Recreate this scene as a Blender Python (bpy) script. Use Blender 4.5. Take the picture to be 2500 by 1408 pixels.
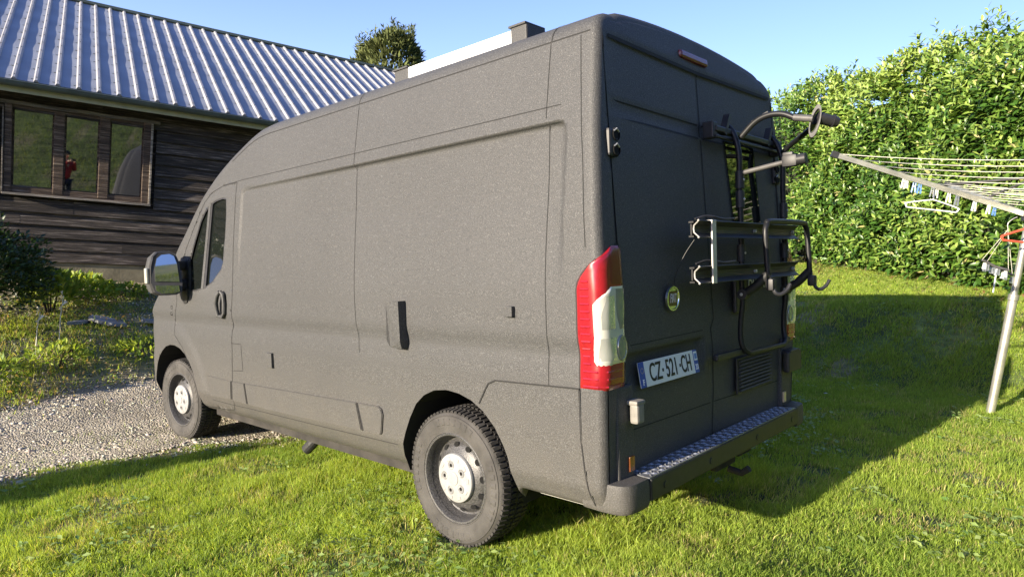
import bpy, bmesh, math, random
import numpy as np
from mathutils import Vector, Matrix, Quaternion

for o in list(bpy.data.objects): bpy.data.objects.remove(o)
random.seed(7); rng = np.random.default_rng(7)
SC = bpy.context.scene; COL = SC.collection
R_ = math.radians

# ------------------------------------------------------------------ camera
cam_d = bpy.data.cameras.new('camera'); cam = bpy.data.objects.new('camera', cam_d); COL.objects.link(cam)
CAMP = Vector((-2.23997, 3.230434, 1.656539))
CR = Vector((-0.72474, -0.680138, 0.110295)); CU = Vector((0.160134, -0.010572, 0.987039)); CF = Vector((0.670156, -0.733008, -0.116575))
CF.normalize(); CR = (CR - CF * CR.dot(CF)).normalized(); CU = CR.cross(CF)
# right, up, back
cam.matrix_world = Matrix((( CR.x, CU.x, -CF.x, CAMP.x), (CR.y, CU.y, -CF.y, CAMP.y), (CR.z, CU.z, -CF.z, CAMP.z), (0, 0, 0, 1)))
cam_d.sensor_width = 36.0; cam_d.lens = 36.0 * 1632.18 / 2500.0
cam_d.clip_start = 0.05; cam_d.clip_end = 600.0
SC.camera = cam

# ------------------------------------------------------------------ world, sun, exposure
SUN_EL = 12.7; SUN_AZ_X, SUN_AZ_Y = 0.137, 0.990          # horizontal direction towards the sun
wd = bpy.data.worlds.new('World'); SC.world = wd; wd.use_nodes = True
nt = wd.node_tree; nt.nodes.clear()
sky = nt.nodes.new('ShaderNodeTexSky'); sky.sky_type = 'NISHITA'; sky.sun_disc = False
sky.sun_elevation = R_(SUN_EL); sky.sun_rotation = math.atan2(SUN_AZ_X, SUN_AZ_Y)
sky.altitude = 120; sky.air_density = 1.0; sky.dust_density = 0.25; sky.ozone_density = 3.2
bg = nt.nodes.new('ShaderNodeBackground'); bg.inputs['Strength'].default_value = 0.125
wo = nt.nodes.new('ShaderNodeOutputWorld')
wb = nt.nodes.new('ShaderNodeVectorMath'); wb.operation = 'MULTIPLY'; wb.inputs[1].default_value = (1.06, 0.88, 1.06)   # camera white balance
nt.links.new(sky.outputs[0], wb.inputs[0]); nt.links.new(wb.outputs[0], bg.inputs[0]); nt.links.new(bg.outputs[0], wo.inputs[0])
sun_d = bpy.data.lights.new('sun', 'SUN'); sun_d.energy = 5.0; sun_d.angle = R_(0.5); sun_d.color = (1.0, 0.87, 0.68)
sun = bpy.data.objects.new('sun', sun_d); COL.objects.link(sun); sun.location = (3, 12, 9)
sv = Vector((SUN_AZ_X * math.cos(R_(SUN_EL)), SUN_AZ_Y * math.cos(R_(SUN_EL)), math.sin(R_(SUN_EL)))).normalized()
sun.rotation_mode = 'QUATERNION'; sun.rotation_quaternion = sv.to_track_quat('Z', 'Y')
SC.view_settings.view_transform = 'Standard'; SC.view_settings.look = 'None'
SC.view_settings.exposure = 1.40; SC.view_settings.gamma = 1.0; SC.view_settings.use_curve_mapping = False

# ------------------------------------------------------------------ materials
def nmat(name):
    m = bpy.data.materials.new(name); m.use_nodes = True
    t = m.node_tree; b = t.nodes['Principled BSDF']
    return m, t, b
def mat(name, col, rough=0.6, metal=0.0, noise=0.0, nscale=20.0, bump=0.0, bscale=80.0, spec=None, coat=0.0, col2=None, detail=4.0):
    m, t, b = nmat(name)
    b.inputs['Base Color'].default_value = (*col, 1); b.inputs['Roughness'].default_value = rough; b.inputs['Metallic'].default_value = metal
    if spec is not None: b.inputs['Specular IOR Level'].default_value = spec
    if coat: b.inputs['Coat Weight'].default_value = coat; b.inputs['Coat Roughness'].default_value = 0.08
    if noise or bump: tc = t.nodes.new('ShaderNodeTexCoord')
    if noise:
        n = t.nodes.new('ShaderNodeTexNoise'); n.inputs['Scale'].default_value = nscale; n.inputs['Detail'].default_value = detail
        t.links.new(tc.outputs['Object'], n.inputs['Vector'])
        r = t.nodes.new('ShaderNodeValToRGB'); c2 = col2 or tuple(min(1, c * (1 + noise)) for c in col); c1 = tuple(c * (1 - noise) for c in col) if not col2 else col
        r.color_ramp.elements[0].color = (*c1, 1); r.color_ramp.elements[1].color = (*c2, 1)
        r.color_ramp.elements[0].position = 0.32; r.color_ramp.elements[1].position = 0.68
        t.links.new(n.outputs['Fac'], r.inputs['Fac']); t.links.new(r.outputs['Color'], b.inputs['Base Color'])
    if bump:
        n2 = t.nodes.new('ShaderNodeTexNoise'); n2.inputs['Scale'].default_value = bscale; n2.inputs['Detail'].default_value = 3
        t.links.new(tc.outputs['Object'], n2.inputs['Vector'])
        bp = t.nodes.new('ShaderNodeBump'); bp.inputs['Strength'].default_value = bump; bp.inputs['Distance'].default_value = 0.01
        t.links.new(n2.outputs['Fac'], bp.inputs['Height']); t.links.new(bp.outputs['Normal'], b.inputs['Normal'])
    return m

def paint_mat():
    m, t, b = nmat('textured_grey_paint')
    tc = t.nodes.new('ShaderNodeTexCoord')
    n = t.nodes.new('ShaderNodeTexNoise'); n.inputs['Scale'].default_value = 250; n.inputs['Detail'].default_value = 3; n.inputs['Roughness'].default_value = 0.65
    t.links.new(tc.outputs['Object'], n.inputs['Vector'])
    r = t.nodes.new('ShaderNodeValToRGB'); e = r.color_ramp.elements
    e[0].position = 0.34; e[0].color = (0.035, 0.0355, 0.036, 1); e[1].position = 0.72; e[1].color = (0.145, 0.145, 0.143, 1)
    k = e.new(0.55); k.color = (0.060, 0.0605, 0.0605, 1)
    t.links.new(n.outputs['Fac'], r.inputs['Fac'])
    big = t.nodes.new('ShaderNodeTexNoise'); big.inputs['Scale'].default_value = 1.3; big.inputs['Detail'].default_value = 5
    t.links.new(tc.outputs['Object'], big.inputs['Vector'])
    mr = t.nodes.new('ShaderNodeMapRange'); mr.inputs['To Min'].default_value = 0.88; mr.inputs['To Max'].default_value = 1.12
    t.links.new(big.outputs['Fac'], mr.inputs['Value'])
    mx = t.nodes.new('ShaderNodeVectorMath'); mx.operation = 'SCALE'
    t.links.new(r.outputs['Color'], mx.inputs[0]); t.links.new(mr.outputs['Result'], mx.inputs['Scale'])
    sp = t.nodes.new('ShaderNodeSeparateXYZ'); t.links.new(tc.outputs['Object'], sp.inputs[0])
    dm = t.nodes.new('ShaderNodeMapRange'); dm.inputs['From Min'].default_value = 0.95; dm.inputs['From Max'].default_value = 0.30; dm.inputs['To Min'].default_value = 0.0; dm.inputs['To Max'].default_value = 0.42
    t.links.new(sp.outputs['Z'], dm.inputs['Value']); dn = t.nodes.new('ShaderNodeTexNoise'); dn.inputs['Scale'].default_value = 5; dn.inputs['Detail'].default_value = 8; dn.inputs['Roughness'].default_value = 0.7; t.links.new(tc.outputs['Object'], dn.inputs['Vector'])
    dq = t.nodes.new('ShaderNodeMath'); dq.operation = 'MULTIPLY'; t.links.new(dm.outputs['Result'], dq.inputs[0]); t.links.new(dn.outputs['Fac'], dq.inputs[1])
    mm = t.nodes.new('ShaderNodeMix'); mm.data_type = 'RGBA'; t.links.new(dq.outputs[0], mm.inputs['Factor']); t.links.new(mx.outputs['Vector'], mm.inputs['A']); mm.inputs['B'].default_value = (0.15, 0.128, 0.095, 1)
    t.links.new(mm.outputs['Result'], b.inputs['Base Color'])
    b.inputs['Roughness'].default_value = 0.60; b.inputs['Specular IOR Level'].default_value = 0.35
    n2 = t.nodes.new('ShaderNodeTexNoise'); n2.inputs['Scale'].default_value = 190; n2.inputs['Detail'].default_value = 2
    t.links.new(tc.outputs['Object'], n2.inputs['Vector'])
    bp = t.nodes.new('ShaderNodeBump'); bp.inputs['Strength'].default_value = 0.42; bp.inputs['Distance'].default_value = 0.004
    t.links.new(n2.outputs['Fac'], bp.inputs['Height']); t.links.new(bp.outputs['Normal'], b.inputs['Normal'])
    return m

def attr_leaf(name, rough=0.5, trans=0.3, spec=0.4, obj_random=None, glow=1.25):
    """leaf material: colour from the mesh attribute Col, or from the object's own random number"""
    m, t, b = nmat(name)
    if obj_random:
        oi = t.nodes.new('ShaderNodeObjectInfo'); r = t.nodes.new('ShaderNodeValToRGB')
        r.color_ramp.elements[0].color = (*obj_random[0], 1); r.color_ramp.elements[1].color = (*obj_random[-1], 1)
        for k in range(1, len(obj_random) - 1):
            e = r.color_ramp.elements.new(k / (len(obj_random) - 1)); e.color = (*obj_random[k], 1)
        t.links.new(oi.outputs['Random'], r.inputs['Fac']); c = r.outputs['Color']
    else:
        a = t.nodes.new('ShaderNodeAttribute'); a.attribute_name = 'Col'; c = a.outputs['Color']
    t.links.new(c, b.inputs['Base Color']); b.inputs['Roughness'].default_value = rough; b.inputs['Specular IOR Level'].default_value = spec
    tr = t.nodes.new('ShaderNodeBsdfTranslucent'); sc = t.nodes.new('ShaderNodeVectorMath'); sc.operation = 'MULTIPLY'
    sc.inputs[1].default_value = (glow * 1.1, glow, glow * 0.5); t.links.new(c, sc.inputs[0]); t.links.new(sc.outputs[0], tr.inputs['Color'])
    mx = t.nodes.new('ShaderNodeMixShader'); mx.inputs[0].default_value = trans
    out = t.nodes['Material Output']
    t.links.new(b.outputs[0], mx.inputs[1]); t.links.new(tr.outputs[0], mx.inputs[2]); t.links.new(mx.outputs[0], out.inputs['Surface'])
    return m

def wood_mat(name, c1, c2, c3, rough=0.8):
    """weathered timber, grain along the object's X"""
    m, t, b = nmat(name); tc = t.nodes.new('ShaderNodeTexCoord')
    mp = t.nodes.new('ShaderNodeMapping'); mp.inputs['Scale'].default_value = (0.9, 9, 22)
    t.links.new(tc.outputs['Object'], mp.inputs['Vector'])
    oi = t.nodes.new('ShaderNodeObjectInfo'); ad = t.nodes.new('ShaderNodeVectorMath'); ad.operation = 'ADD'
    ml = t.nodes.new('ShaderNodeMath'); ml.operation = 'MULTIPLY'; ml.inputs[1].default_value = 37.0
    t.links.new(oi.outputs['Random'], ml.inputs[0]); t.links.new(mp.outputs[0], ad.inputs[0]); t.links.new(ml.outputs[0], ad.inputs[1])
    n = t.nodes.new('ShaderNodeTexNoise'); n.inputs['Scale'].default_value = 2.6; n.inputs['Detail'].default_value = 8; n.inputs['Roughness'].default_value = 0.68
    t.links.new(ad.outputs[0], n.inputs['Vector'])
    r = t.nodes.new('ShaderNodeValToRGB'); e = r.color_ramp.elements
    e[0].position = 0.40; e[0].color = (*c1, 1); e[1].position = 0.70; e[1].color = (*c3, 1); k = e.new(0.55); k.color = (*c2, 1)
    t.links.new(n.outputs['Fac'], r.inputs['Fac'])
    mr = t.nodes.new('ShaderNodeMapRange'); mr.inputs['To Min'].default_value = 0.65; mr.inputs['To Max'].default_value = 1.4
    t.links.new(oi.outputs['Random'], mr.inputs['Value'])
    vs = t.nodes.new('ShaderNodeVectorMath'); vs.operation = 'SCALE'; t.links.new(r.outputs['Color'], vs.inputs[0]); t.links.new(mr.outputs['Result'], vs.inputs['Scale'])
    t.links.new(vs.outputs[0], b.inputs['Base Color']); b.inputs['Roughness'].default_value = rough
    bp = t.nodes.new('ShaderNodeBump'); bp.inputs['Strength'].default_value = 0.8; bp.inputs['Distance'].default_value = 0.02
    t.links.new(n.outputs['Fac'], bp.inputs['Height']); t.links.new(bp.outputs['Normal'], b.inputs['Normal'])
    return m

def ground_mat():
    m, t, b = nmat('lawn_soil'); tc = t.nodes.new('ShaderNodeTexCoord')
    n = t.nodes.new('ShaderNodeTexNoise'); n.inputs['Scale'].default_value = 1.6; n.inputs['Detail'].default_value = 10; n.inputs['Roughness'].default_value = 0.7
    t.links.new(tc.outputs['Object'], n.inputs['Vector'])
    r = t.nodes.new('ShaderNodeValToRGB'); e = r.color_ramp.elements
    e[0].position = 0.33; e[0].color = (0.030, 0.040, 0.012, 1); e[1].position = 0.72; e[1].color = (0.16, 0.19, 0.045, 1); k = e.new(0.52); k.color = (0.085, 0.125, 0.028, 1)
    t.links.new(n.outputs['Fac'], r.inputs['Fac'])
    n3 = t.nodes.new('ShaderNodeTexNoise'); n3.inputs['Scale'].default_value = 14; n3.inputs['Detail'].default_value = 6
    t.links.new(tc.outputs['Object'], n3.inputs['Vector'])
    mr = t.nodes.new('ShaderNodeMapRange'); mr.inputs['From Min'].default_value = 0.3; mr.inputs['From Max'].default_value = 0.7; mr.inputs['To Min'].default_value = 0.55; mr.inputs['To Max'].default_value = 1.35
    t.links.new(n3.outputs['Fac'], mr.inputs['Value'])
    vs = t.nodes.new('ShaderNodeVectorMath'); vs.operation = 'SCALE'; t.links.new(r.outputs['Color'], vs.inputs[0]); t.links.new(mr.outputs['Result'], vs.inputs['Scale'])
    # bare brown earth where the mesh says so
    at = t.nodes.new('ShaderNodeAttribute'); at.attribute_name = 'Bare'
    mx = t.nodes.new('ShaderNodeMix'); mx.data_type = 'RGBA'; t.links.new(at.outputs['Fac'], mx.inputs['Factor'])
    r2 = t.nodes.new('ShaderNodeValToRGB'); r2.color_ramp.elements[0].color = (0.13, 0.105, 0.065, 1); r2.color_ramp.elements[1].color = (0.38, 0.31, 0.20, 1)
    t.links.new(n3.outputs['Fac'], r2.inputs['Fac'])
    t.links.new(vs.outputs[0], mx.inputs['A']); t.links.new(r2.outputs['Color'], mx.inputs['B']); t.links.new(mx.outputs['Result'], b.inputs['Base Color'])
    b.inputs['Roughness'].default_value = 0.95
    bp = t.nodes.new('ShaderNodeBump'); bp.inputs['Strength'].default_value = 0.8; bp.inputs['Distance'].default_value = 0.03
    t.links.new(n3.outputs['Fac'], bp.inputs['Height']); t.links.new(bp.outputs['Normal'], b.inputs['Normal'])
    return m

def gravel_mat(name):
    m, t, b = nmat(name); tc = t.nodes.new('ShaderNodeTexCoord')
    v = t.nodes.new('ShaderNodeTexVoronoi'); v.inputs['Scale'].default_value = 62; t.links.new(tc.outputs['Object'], v.inputs['Vector'])
    r = t.nodes.new('ShaderNodeValToRGB'); e = r.color_ramp.elements
    e[0].position = 0.0; e[0].color = (0.20, 0.165, 0.115, 1); e[1].position = 1.0; e[1].color = (0.54, 0.485, 0.37, 1); k = e.new(0.5); k.color = (0.38, 0.335, 0.245, 1)
    sx = t.nodes.new('ShaderNodeSeparateColor'); t.links.new(v.outputs['Color'], sx.inputs[0]); t.links.new(sx.outputs[0], r.inputs['Fac'])
    n = t.nodes.new('ShaderNodeTexNoise'); n.inputs['Scale'].default_value = 1.4; n.inputs['Detail'].default_value = 6; t.links.new(tc.outputs['Object'], n.inputs['Vector'])
    mr = t.nodes.new('ShaderNodeMapRange'); mr.inputs['From Min'].default_value = 0.3; mr.inputs['From Max'].default_value = 0.7; mr.inputs['To Min'].default_value = 0.6; mr.inputs['To Max'].default_value = 1.15
    t.links.new(n.outputs['Fac'], mr.inputs['Value'])
    vs = t.nodes.new('ShaderNodeVectorMath'); vs.operation = 'SCALE'; t.links.new(r.outputs['Color'], vs.inputs[0]); t.links.new(mr.outputs['Result'], vs.inputs['Scale'])
    t.links.new(vs.outputs[0], b.inputs['Base Color']); b.inputs['Roughness'].default_value = 0.9
    bp = t.nodes.new('ShaderNodeBump'); bp.inputs['Strength'].default_value = 0.9; bp.inputs['Distance'].default_value = 0.02; bp.invert = True
    t.links.new(v.outputs['Distance'], bp.inputs['Height']); t.links.new(bp.outputs['Normal'], b.inputs['Normal'])
    return m

M = {}
M['paint'] = paint_mat()
M['gap_crease'] = mat('joint_and_crease_black', (0.012, 0.012, 0.012), 0.8)
M['black'] = mat('black_plastic', (0.022, 0.022, 0.024), 0.5, noise=0.25, nscale=30)
M['liner'] = mat('wheel_arch_black', (0.010, 0.010, 0.010), 0.9)
M['under'] = mat('underbody_grime', (0.03, 0.027, 0.024), 0.9, noise=0.4, nscale=8)
M['tank'] = mat('grey_plastic_tank', (0.33, 0.32, 0.30), 0.6, noise=0.2, nscale=12)
M['anod'] = mat('black_anodised_tube', (0.012, 0.0125, 0.014), 0.42, spec=0.35, noise=0.2, nscale=40)
M['alu'] = mat('bare_aluminium', (0.50, 0.49, 0.46), 0.48, metal=0.5, noise=0.08, nscale=25)
M['alu_worn'] = mat('worn_aluminium', (0.085, 0.083, 0.080), 0.55, metal=0.1, noise=0.25, nscale=14, bump=0.1)
M['white'] = mat('white_awning_paint', (0.80, 0.80, 0.78), 0.4, noise=0.04, nscale=5)
M['tyre'] = mat('dusty_tyre_rubber', (0.054, 0.051, 0.047), 0.85, noise=0.35, nscale=9, bump=0.25, bscale=120)
M['tread'] = mat('tread_rubber', (0.03, 0.028, 0.026), 0.9, noise=0.5, nscale=18)
M['rim'] = mat('black_steel_rim', (0.058, 0.057, 0.057), 0.42, noise=0.6, nscale=160, detail=2, bump=0.15, bscale=200)
M['cap'] = mat('white_hub_cap', (0.28, 0.28, 0.275), 0.45, noise=0.10, nscale=20)
M['cap_dark'] = mat('nut_recess_grey', (0.16, 0.16, 0.16), 0.6)
M['hole'] = mat('hole_black', (0.004, 0.004, 0.004), 1.0)
M['red'] = mat('red_lamp_lens', (0.24, 0.008, 0.014), 0.2, coat=0.5, noise=0.12, nscale=28)
M['darkred'] = mat('dark_red_lens', (0.14, 0.008, 0.012), 0.25, coat=0.25)
M['clear'] = mat('clear_lamp_lens', (0.60, 0.60, 0.53), 0.08, metal=0.25, coat=1.0)
M['silver'] = mat('reflector_highlight_silver', (0.80, 0.80, 0.77), 0.16, metal=0.7, coat=1.0)
M['clearlens'] = mat('clear_lamp_dome', (0.27, 0.285, 0.24), 0.08, metal=0.35, coat=1.0)
M['chrome'] = mat('chrome', (0.78, 0.78, 0.76), 0.12, metal=1.0)
M['amber'] = mat('amber_reflector', (0.30, 0.085, 0.02), 0.25, coat=0.5)
M['paleamber'] = mat('pale_reflector', (0.55, 0.40, 0.25), 0.3, coat=0.4)
M['glass'] = mat('dark_vehicle_glass', (0.008, 0.010, 0.009), 0.03, spec=0.9)
M['mirror'] = mat('mirror_glass', (0.45, 0.47, 0.50), 0.02, metal=1.0)
M['plate'] = mat('plate_white', (0.74, 0.77, 0.74), 0.35)
M['plateblue'] = mat('plate_blue', (0.025, 0.075, 0.34), 0.4)
M['ink'] = mat('plate_black_ink', (0.008, 0.008, 0.008), 0.5)
M['whiteink'] = mat('plate_white_ink', (0.8, 0.8, 0.8), 0.5)
M['letter'] = mat('satin_silver_lettering', (0.62, 0.62, 0.60), 0.45)
M['badge'] = mat('badge_maroon', (0.060, 0.012, 0.012), 0.3, coat=0.5)
M['hinge'] = mat('pale_hinge_cover', (0.20, 0.19, 0.17), 0.55, noise=0.12, nscale=30)
M['treadplate'] = mat('aluminium_tread_plate', (0.33, 0.345, 0.37), 0.42, metal=0.75, noise=0.25, nscale=22)
M['soil'] = ground_mat(); M['gravel'] = gravel_mat('gravel_surface')
M['stone'] = attr_leaf('loose_stone', rough=0.9, trans=0.0, spec=0.2)
M['grass'] = attr_leaf('grass_blades', rough=0.55, trans=0.52, spec=0.32, glow=1.5)
M['leafattr'] = attr_leaf('laurel_leaves', rough=0.36, trans=0.24, spec=0.5)
M['weed'] = attr_leaf('weed_leaves', rough=0.5, trans=0.48, spec=0.3, glow=1.6)
M['needle'] = attr_leaf('needles', rough=0.7, trans=0.12, spec=0.2)
M['leaf1'] = attr_leaf('laurel_leaf_single', rough=0.36, trans=0.24, spec=0.5, obj_random=[(0.060, 0.130, 0.020), (0.105, 0.20, 0.030), (0.16, 0.25, 0.04), (0.27, 0.35, 0.075)])
M['bark'] = mat('bark', (0.055, 0.042, 0.030), 0.95, noise=0.5, nscale=15, bump=0.6, bscale=25)
M['hedge_core'] = mat('hedge_dark_core', (0.014, 0.018, 0.008), 1.0, noise=0.6, nscale=12)
M['wood'] = wood_mat('dark_weathered_boards', (0.016, 0.013, 0.011), (0.058, 0.046, 0.038), (0.25, 0.215, 0.185))
M['frame_wood'] = wood_mat('worn_window_timber', (0.030, 0.021, 0.015), (0.095, 0.064, 0.044), (0.28, 0.23, 0.18))
M['pale_wood'] = wood_mat('bleached_and_lit_timber', (0.10, 0.09, 0.075), (0.24, 0.21, 0.175), (0.42, 0.38, 0.32))
M['fascia'] = mat('pale_green_fascia', (0.36, 0.37, 0.27), 0.7, noise=0.12, nscale=6)
M['gutter'] = mat('slate_green_gutter', (0.070, 0.095, 0.095), 0.5, noise=0.2, nscale=5)
M['roof'] = mat('galvanised_roof_sheet', (0.27, 0.29, 0.335), 0.55, metal=0.12, noise=0.16, nscale=1.6, detail=8, bump=0.05, bscale=3.0)
M['rib'] = mat('galvanised_roof_rib', (0.31, 0.31, 0.32), 0.6, metal=0.2, noise=0.14, nscale=3, detail=8)
M['concrete'] = mat('mossy_concrete', (0.20, 0.18, 0.12), 0.95, noise=0.3, nscale=4, bump=0.3, bscale=30)
M['window'] = mat('house_window_glass', (0.006, 0.008, 0.006), 0.02, spec=1.0)
M['window'].node_tree.nodes['Principled BSDF'].inputs['IOR'].default_value = 2.25
M['galv'] = mat('galvanised_pole', (0.55, 0.54, 0.47), 0.38, metal=0.75, noise=0.2, nscale=9)
M['line'] = mat('cream_clothes_line', (0.58, 0.56, 0.48), 0.6)
M['pegblue'] = mat('blue_peg', (0.10, 0.22, 0.48), 0.45); M['pegpale'] = mat('pale_peg', (0.60, 0.62, 0.60), 0.5); M['peggrey'] = mat('grey_peg', (0.16, 0.18, 0.20), 0.5)
M['hangwhite'] = mat('white_plastic', (0.74, 0.75, 0.72), 0.4); M['hangred'] = mat('red_plastic', (0.62, 0.085, 0.045), 0.4)
M['slate'] = mat('grey_slate', (0.20, 0.21, 0.22), 0.75, noise=0.3, nscale=10)

# ------------------------------------------------------------------ mesh helpers
class MB:
    def __init__(s): s.v = []; s.f = []; s.mi = []; s.cur = 0
    def add(s, vs, fs):
        o = len(s.v); s.v += [tuple(p) for p in vs]; s.f += [tuple(i + o for i in f) for f in fs]; s.mi += [s.cur] * len(fs); return s
    def box(s, c, d, rot=None, taper=1.0):
        hx, hy, hz = d[0] / 2, d[1] / 2, d[2] / 2
        vs = [Vector((sx * hx * (taper if sz > 0 else 1), sy * hy * (taper if sz > 0 else 1), sz * hz)) for sz in (-1, 1) for sx, sy in ((-1, -1), (1, -1), (1, 1), (-1, 1))]
        if rot is not None: vs = [rot @ v for v in vs]
        c = Vector(c); return s.add([v + c for v in vs], [(3, 2, 1, 0), (4, 5, 6, 7), (0, 1, 5, 4), (1, 2, 6, 5), (2, 3, 7, 6), (3, 0, 4, 7)])
    def bbox(s, c, d, b=0.006, rot=None):
        """box with chamfered edges"""
        bm = bmesh.new(); bmesh.ops.create_cube(bm, size=1.0)
        for v in bm.verts: v.co = Vector((v.co.x * d[0], v.co.y * d[1], v.co.z * d[2]))
        bmesh.ops.bevel(bm, geom=bm.edges[:], offset=min(b, min(d) * 0.45), segments=2, affect='EDGES', profile=0.6)
        c = Vector(c); vs = [(rot @ v.co if rot is not None else v.co) + c for v in bm.verts]; bm.verts.index_update()
        fs = [[v.index for v in f.verts] for f in bm.faces]; bm.free(); return s.add(vs, fs)
    def tube(s, pts, r, n=10, cap=True, flat=None):
        pts = [Vector(p) for p in pts]; rs = r if isinstance(r, (list, tuple)) else [r] * len(pts)
        t0 = (pts[1] - pts[0]).normalized(); a = Vector((0, 0, 1)) if abs(t0.z) < 0.9 else Vector((1, 0, 0))
        u = t0.cross(a).normalized(); rings = []
        for i, p in enumerate(pts):
            if i == 0: t = t0
            elif i == len(pts) - 1: t = (pts[i] - pts[i - 1]).normalized()
            else: t = ((pts[i + 1] - pts[i]).normalized() + (pts[i] - pts[i - 1]).normalized()).normalized()
            u = (u - t * u.dot(t)).normalized(); w = t.cross(u)
            rings.append([p + (u * math.cos(k * 2 * math.pi / n) + w * math.sin(k * 2 * math.pi / n)) * rs[i] for k in range(n)])
        vs = [q for rg in rings for q in rg]; fs = []
        for i in range(len(pts) - 1):
            for k in range(n): fs.append((i * n + k, i * n + (k + 1) % n, (i + 1) * n + (k + 1) % n, (i + 1) * n + k))
        if cap: fs.append(tuple(range(n - 1, -1, -1))); fs.append(tuple((len(pts) - 1) * n + k for k in range(n)))
        return s.add(vs, fs)
    def lathe(s, prof, n=48, axis='y', c=(0, 0, 0), cap=False):
        """prof = (radius, along)"""
        c = Vector(c); vs = []
        for k in range(n):
            a = 2 * math.pi * k / n; ca, sa = math.cos(a), math.sin(a)
            for r, h in prof: vs.append(c + (Vector((r * ca, h, r * sa)) if axis == 'y' else Vector((r * ca, r * sa, h)) if axis == 'z' else Vector((h, r * ca, r * sa))))
        m = len(prof); fs = [(k * m + j, k * m + j + 1, ((k + 1) % n) * m + j + 1, ((k + 1) % n) * m + j) for k in range(n) for j in range(m - 1)]
        return s.add(vs, fs)
    def prism(s, poly, axis_fn, t0, t1):
        """poly in 2-D, axis_fn(u, v, t) -> point; solid between t0 and t1"""
        n = len(poly); vs = [axis_fn(u, v, t0) for u, v in poly] + [axis_fn(u, v, t1) for u, v in poly]
        fs = [tuple(range(n)), tuple(range(2 * n - 1, n - 1, -1))] + [(i, i + n, (i + 1) % n + n, (i + 1) % n) for i in range(n)]
        return s.add(vs, fs)
    def build(s, name, m, parent=None, smooth=False, auto=None):
        me = bpy.data.meshes.new(name); me.from_pydata([tuple(v) for v in s.v], [], s.f)
        ms = m if isinstance(m, (list, tuple)) else [m]
        for x in ms: me.materials.append(x)
        if len(ms) > 1: me.polygons.foreach_set('material_index', s.mi)
        bm = bmesh.new(); bm.from_mesh(me); bmesh.ops.recalc_face_normals(bm, faces=bm.faces[:]); bm.to_mesh(me); bm.free()
        if auto is not None: me.shade_auto(auto) if hasattr(me, 'shade_auto') else None
        if smooth: me.polygons.foreach_set('use_smooth', [True] * len(me.polygons))
        if smooth and auto is None:
            try: me.set_sharp_from_angle(angle=R_(38))
            except Exception: pass
        me.update(); o = bpy.data.objects.new(name, me); COL.objects.link(o)
        if parent is not None: o.parent = parent
        return o

def npmesh(name, V, F, m, parent=None, col=None, smooth=False, attr='Col'):
    """fast mesh from numpy arrays; F is (n,k) all with k corners, or a list of such arrays"""
    Fs = F if isinstance(F, list) else [F]
    me = bpy.data.meshes.new(name); me.vertices.add(len(V)); me.vertices.foreach_set('co', np.ascontiguousarray(V, dtype=np.float32).ravel())
    tot = [np.full(len(f), f.shape[1], dtype=np.int32) for f in Fs]; tot = np.concatenate(tot); idx = np.concatenate([f.ravel() for f in Fs]).astype(np.int32)
    me.loops.add(len(idx)); me.loops.foreach_set('vertex_index', idx); me.polygons.add(len(tot))
    st = np.zeros(len(tot), dtype=np.int32); st[1:] = np.cumsum(tot)[:-1]; me.polygons.foreach_set('loop_start', st)
    try: me.polygons.foreach_set('loop_total', tot)
    except Exception: pass
    if smooth: me.polygons.foreach_set('use_smooth', np.ones(len(tot), dtype=bool))
    for x in (m if isinstance(m, (list, tuple)) else [m]): me.materials.append(x)
    if col is not None:
        if attr == 'Col':
            a = me.attributes.new('Col', 'FLOAT_COLOR', 'POINT'); c4 = np.ones((len(V), 4), dtype=np.float32); c4[:, :3] = col; a.data.foreach_set('color', c4.ravel())
        else:
            a = me.attributes.new(attr, 'FLOAT', 'POINT'); a.data.foreach_set('value', np.asarray(col, dtype=np.float32))
    me.update(calc_edges=True); me.validate(); o = bpy.data.objects.new(name, me); COL.objects.link(o)
    if parent is not None: o.parent = parent
    return o

def tag(o, label=None, cat=None, group=None, kind=None):
    if label: o['label'] = label
    if cat: o['category'] = cat
    if group: o['group'] = group
    if kind: o['kind'] = kind
    return o
def empty(name, loc=(0, 0, 0), parent=None, rz=0.0):
    o = bpy.data.objects.new(name, None); COL.objects.link(o); o.empty_display_size = 0.2; o.location = loc; o.rotation_euler = (0, 0, rz)
    if parent is not None: o.parent = parent
    return o
def text_mesh(name, txt, size, m, parent, mw, xs=1.0, extrude=0.001, bold=0.0, align='CENTER'):
    cu = bpy.data.curves.new('lettering', 'FONT'); cu.body = txt; cu.size = size; cu.extrude = extrude; cu.align_x = align; cu.align_y = 'CENTER'; cu.offset = bold
    t = bpy.data.objects.new('lettering', cu); COL.objects.link(t); dg = bpy.context.evaluated_depsgraph_get()
    me = bpy.data.meshes.new_from_object(t.evaluated_get(dg)); bpy.data.objects.remove(t)
    me.transform(Matrix.Diagonal((xs, 1, 1, 1))); me.materials.clear(); me.materials.append(m)
    o = bpy.data.objects.new(name, me); COL.objects.link(o); o.parent = parent; o.matrix_local = mw; return o

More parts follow.
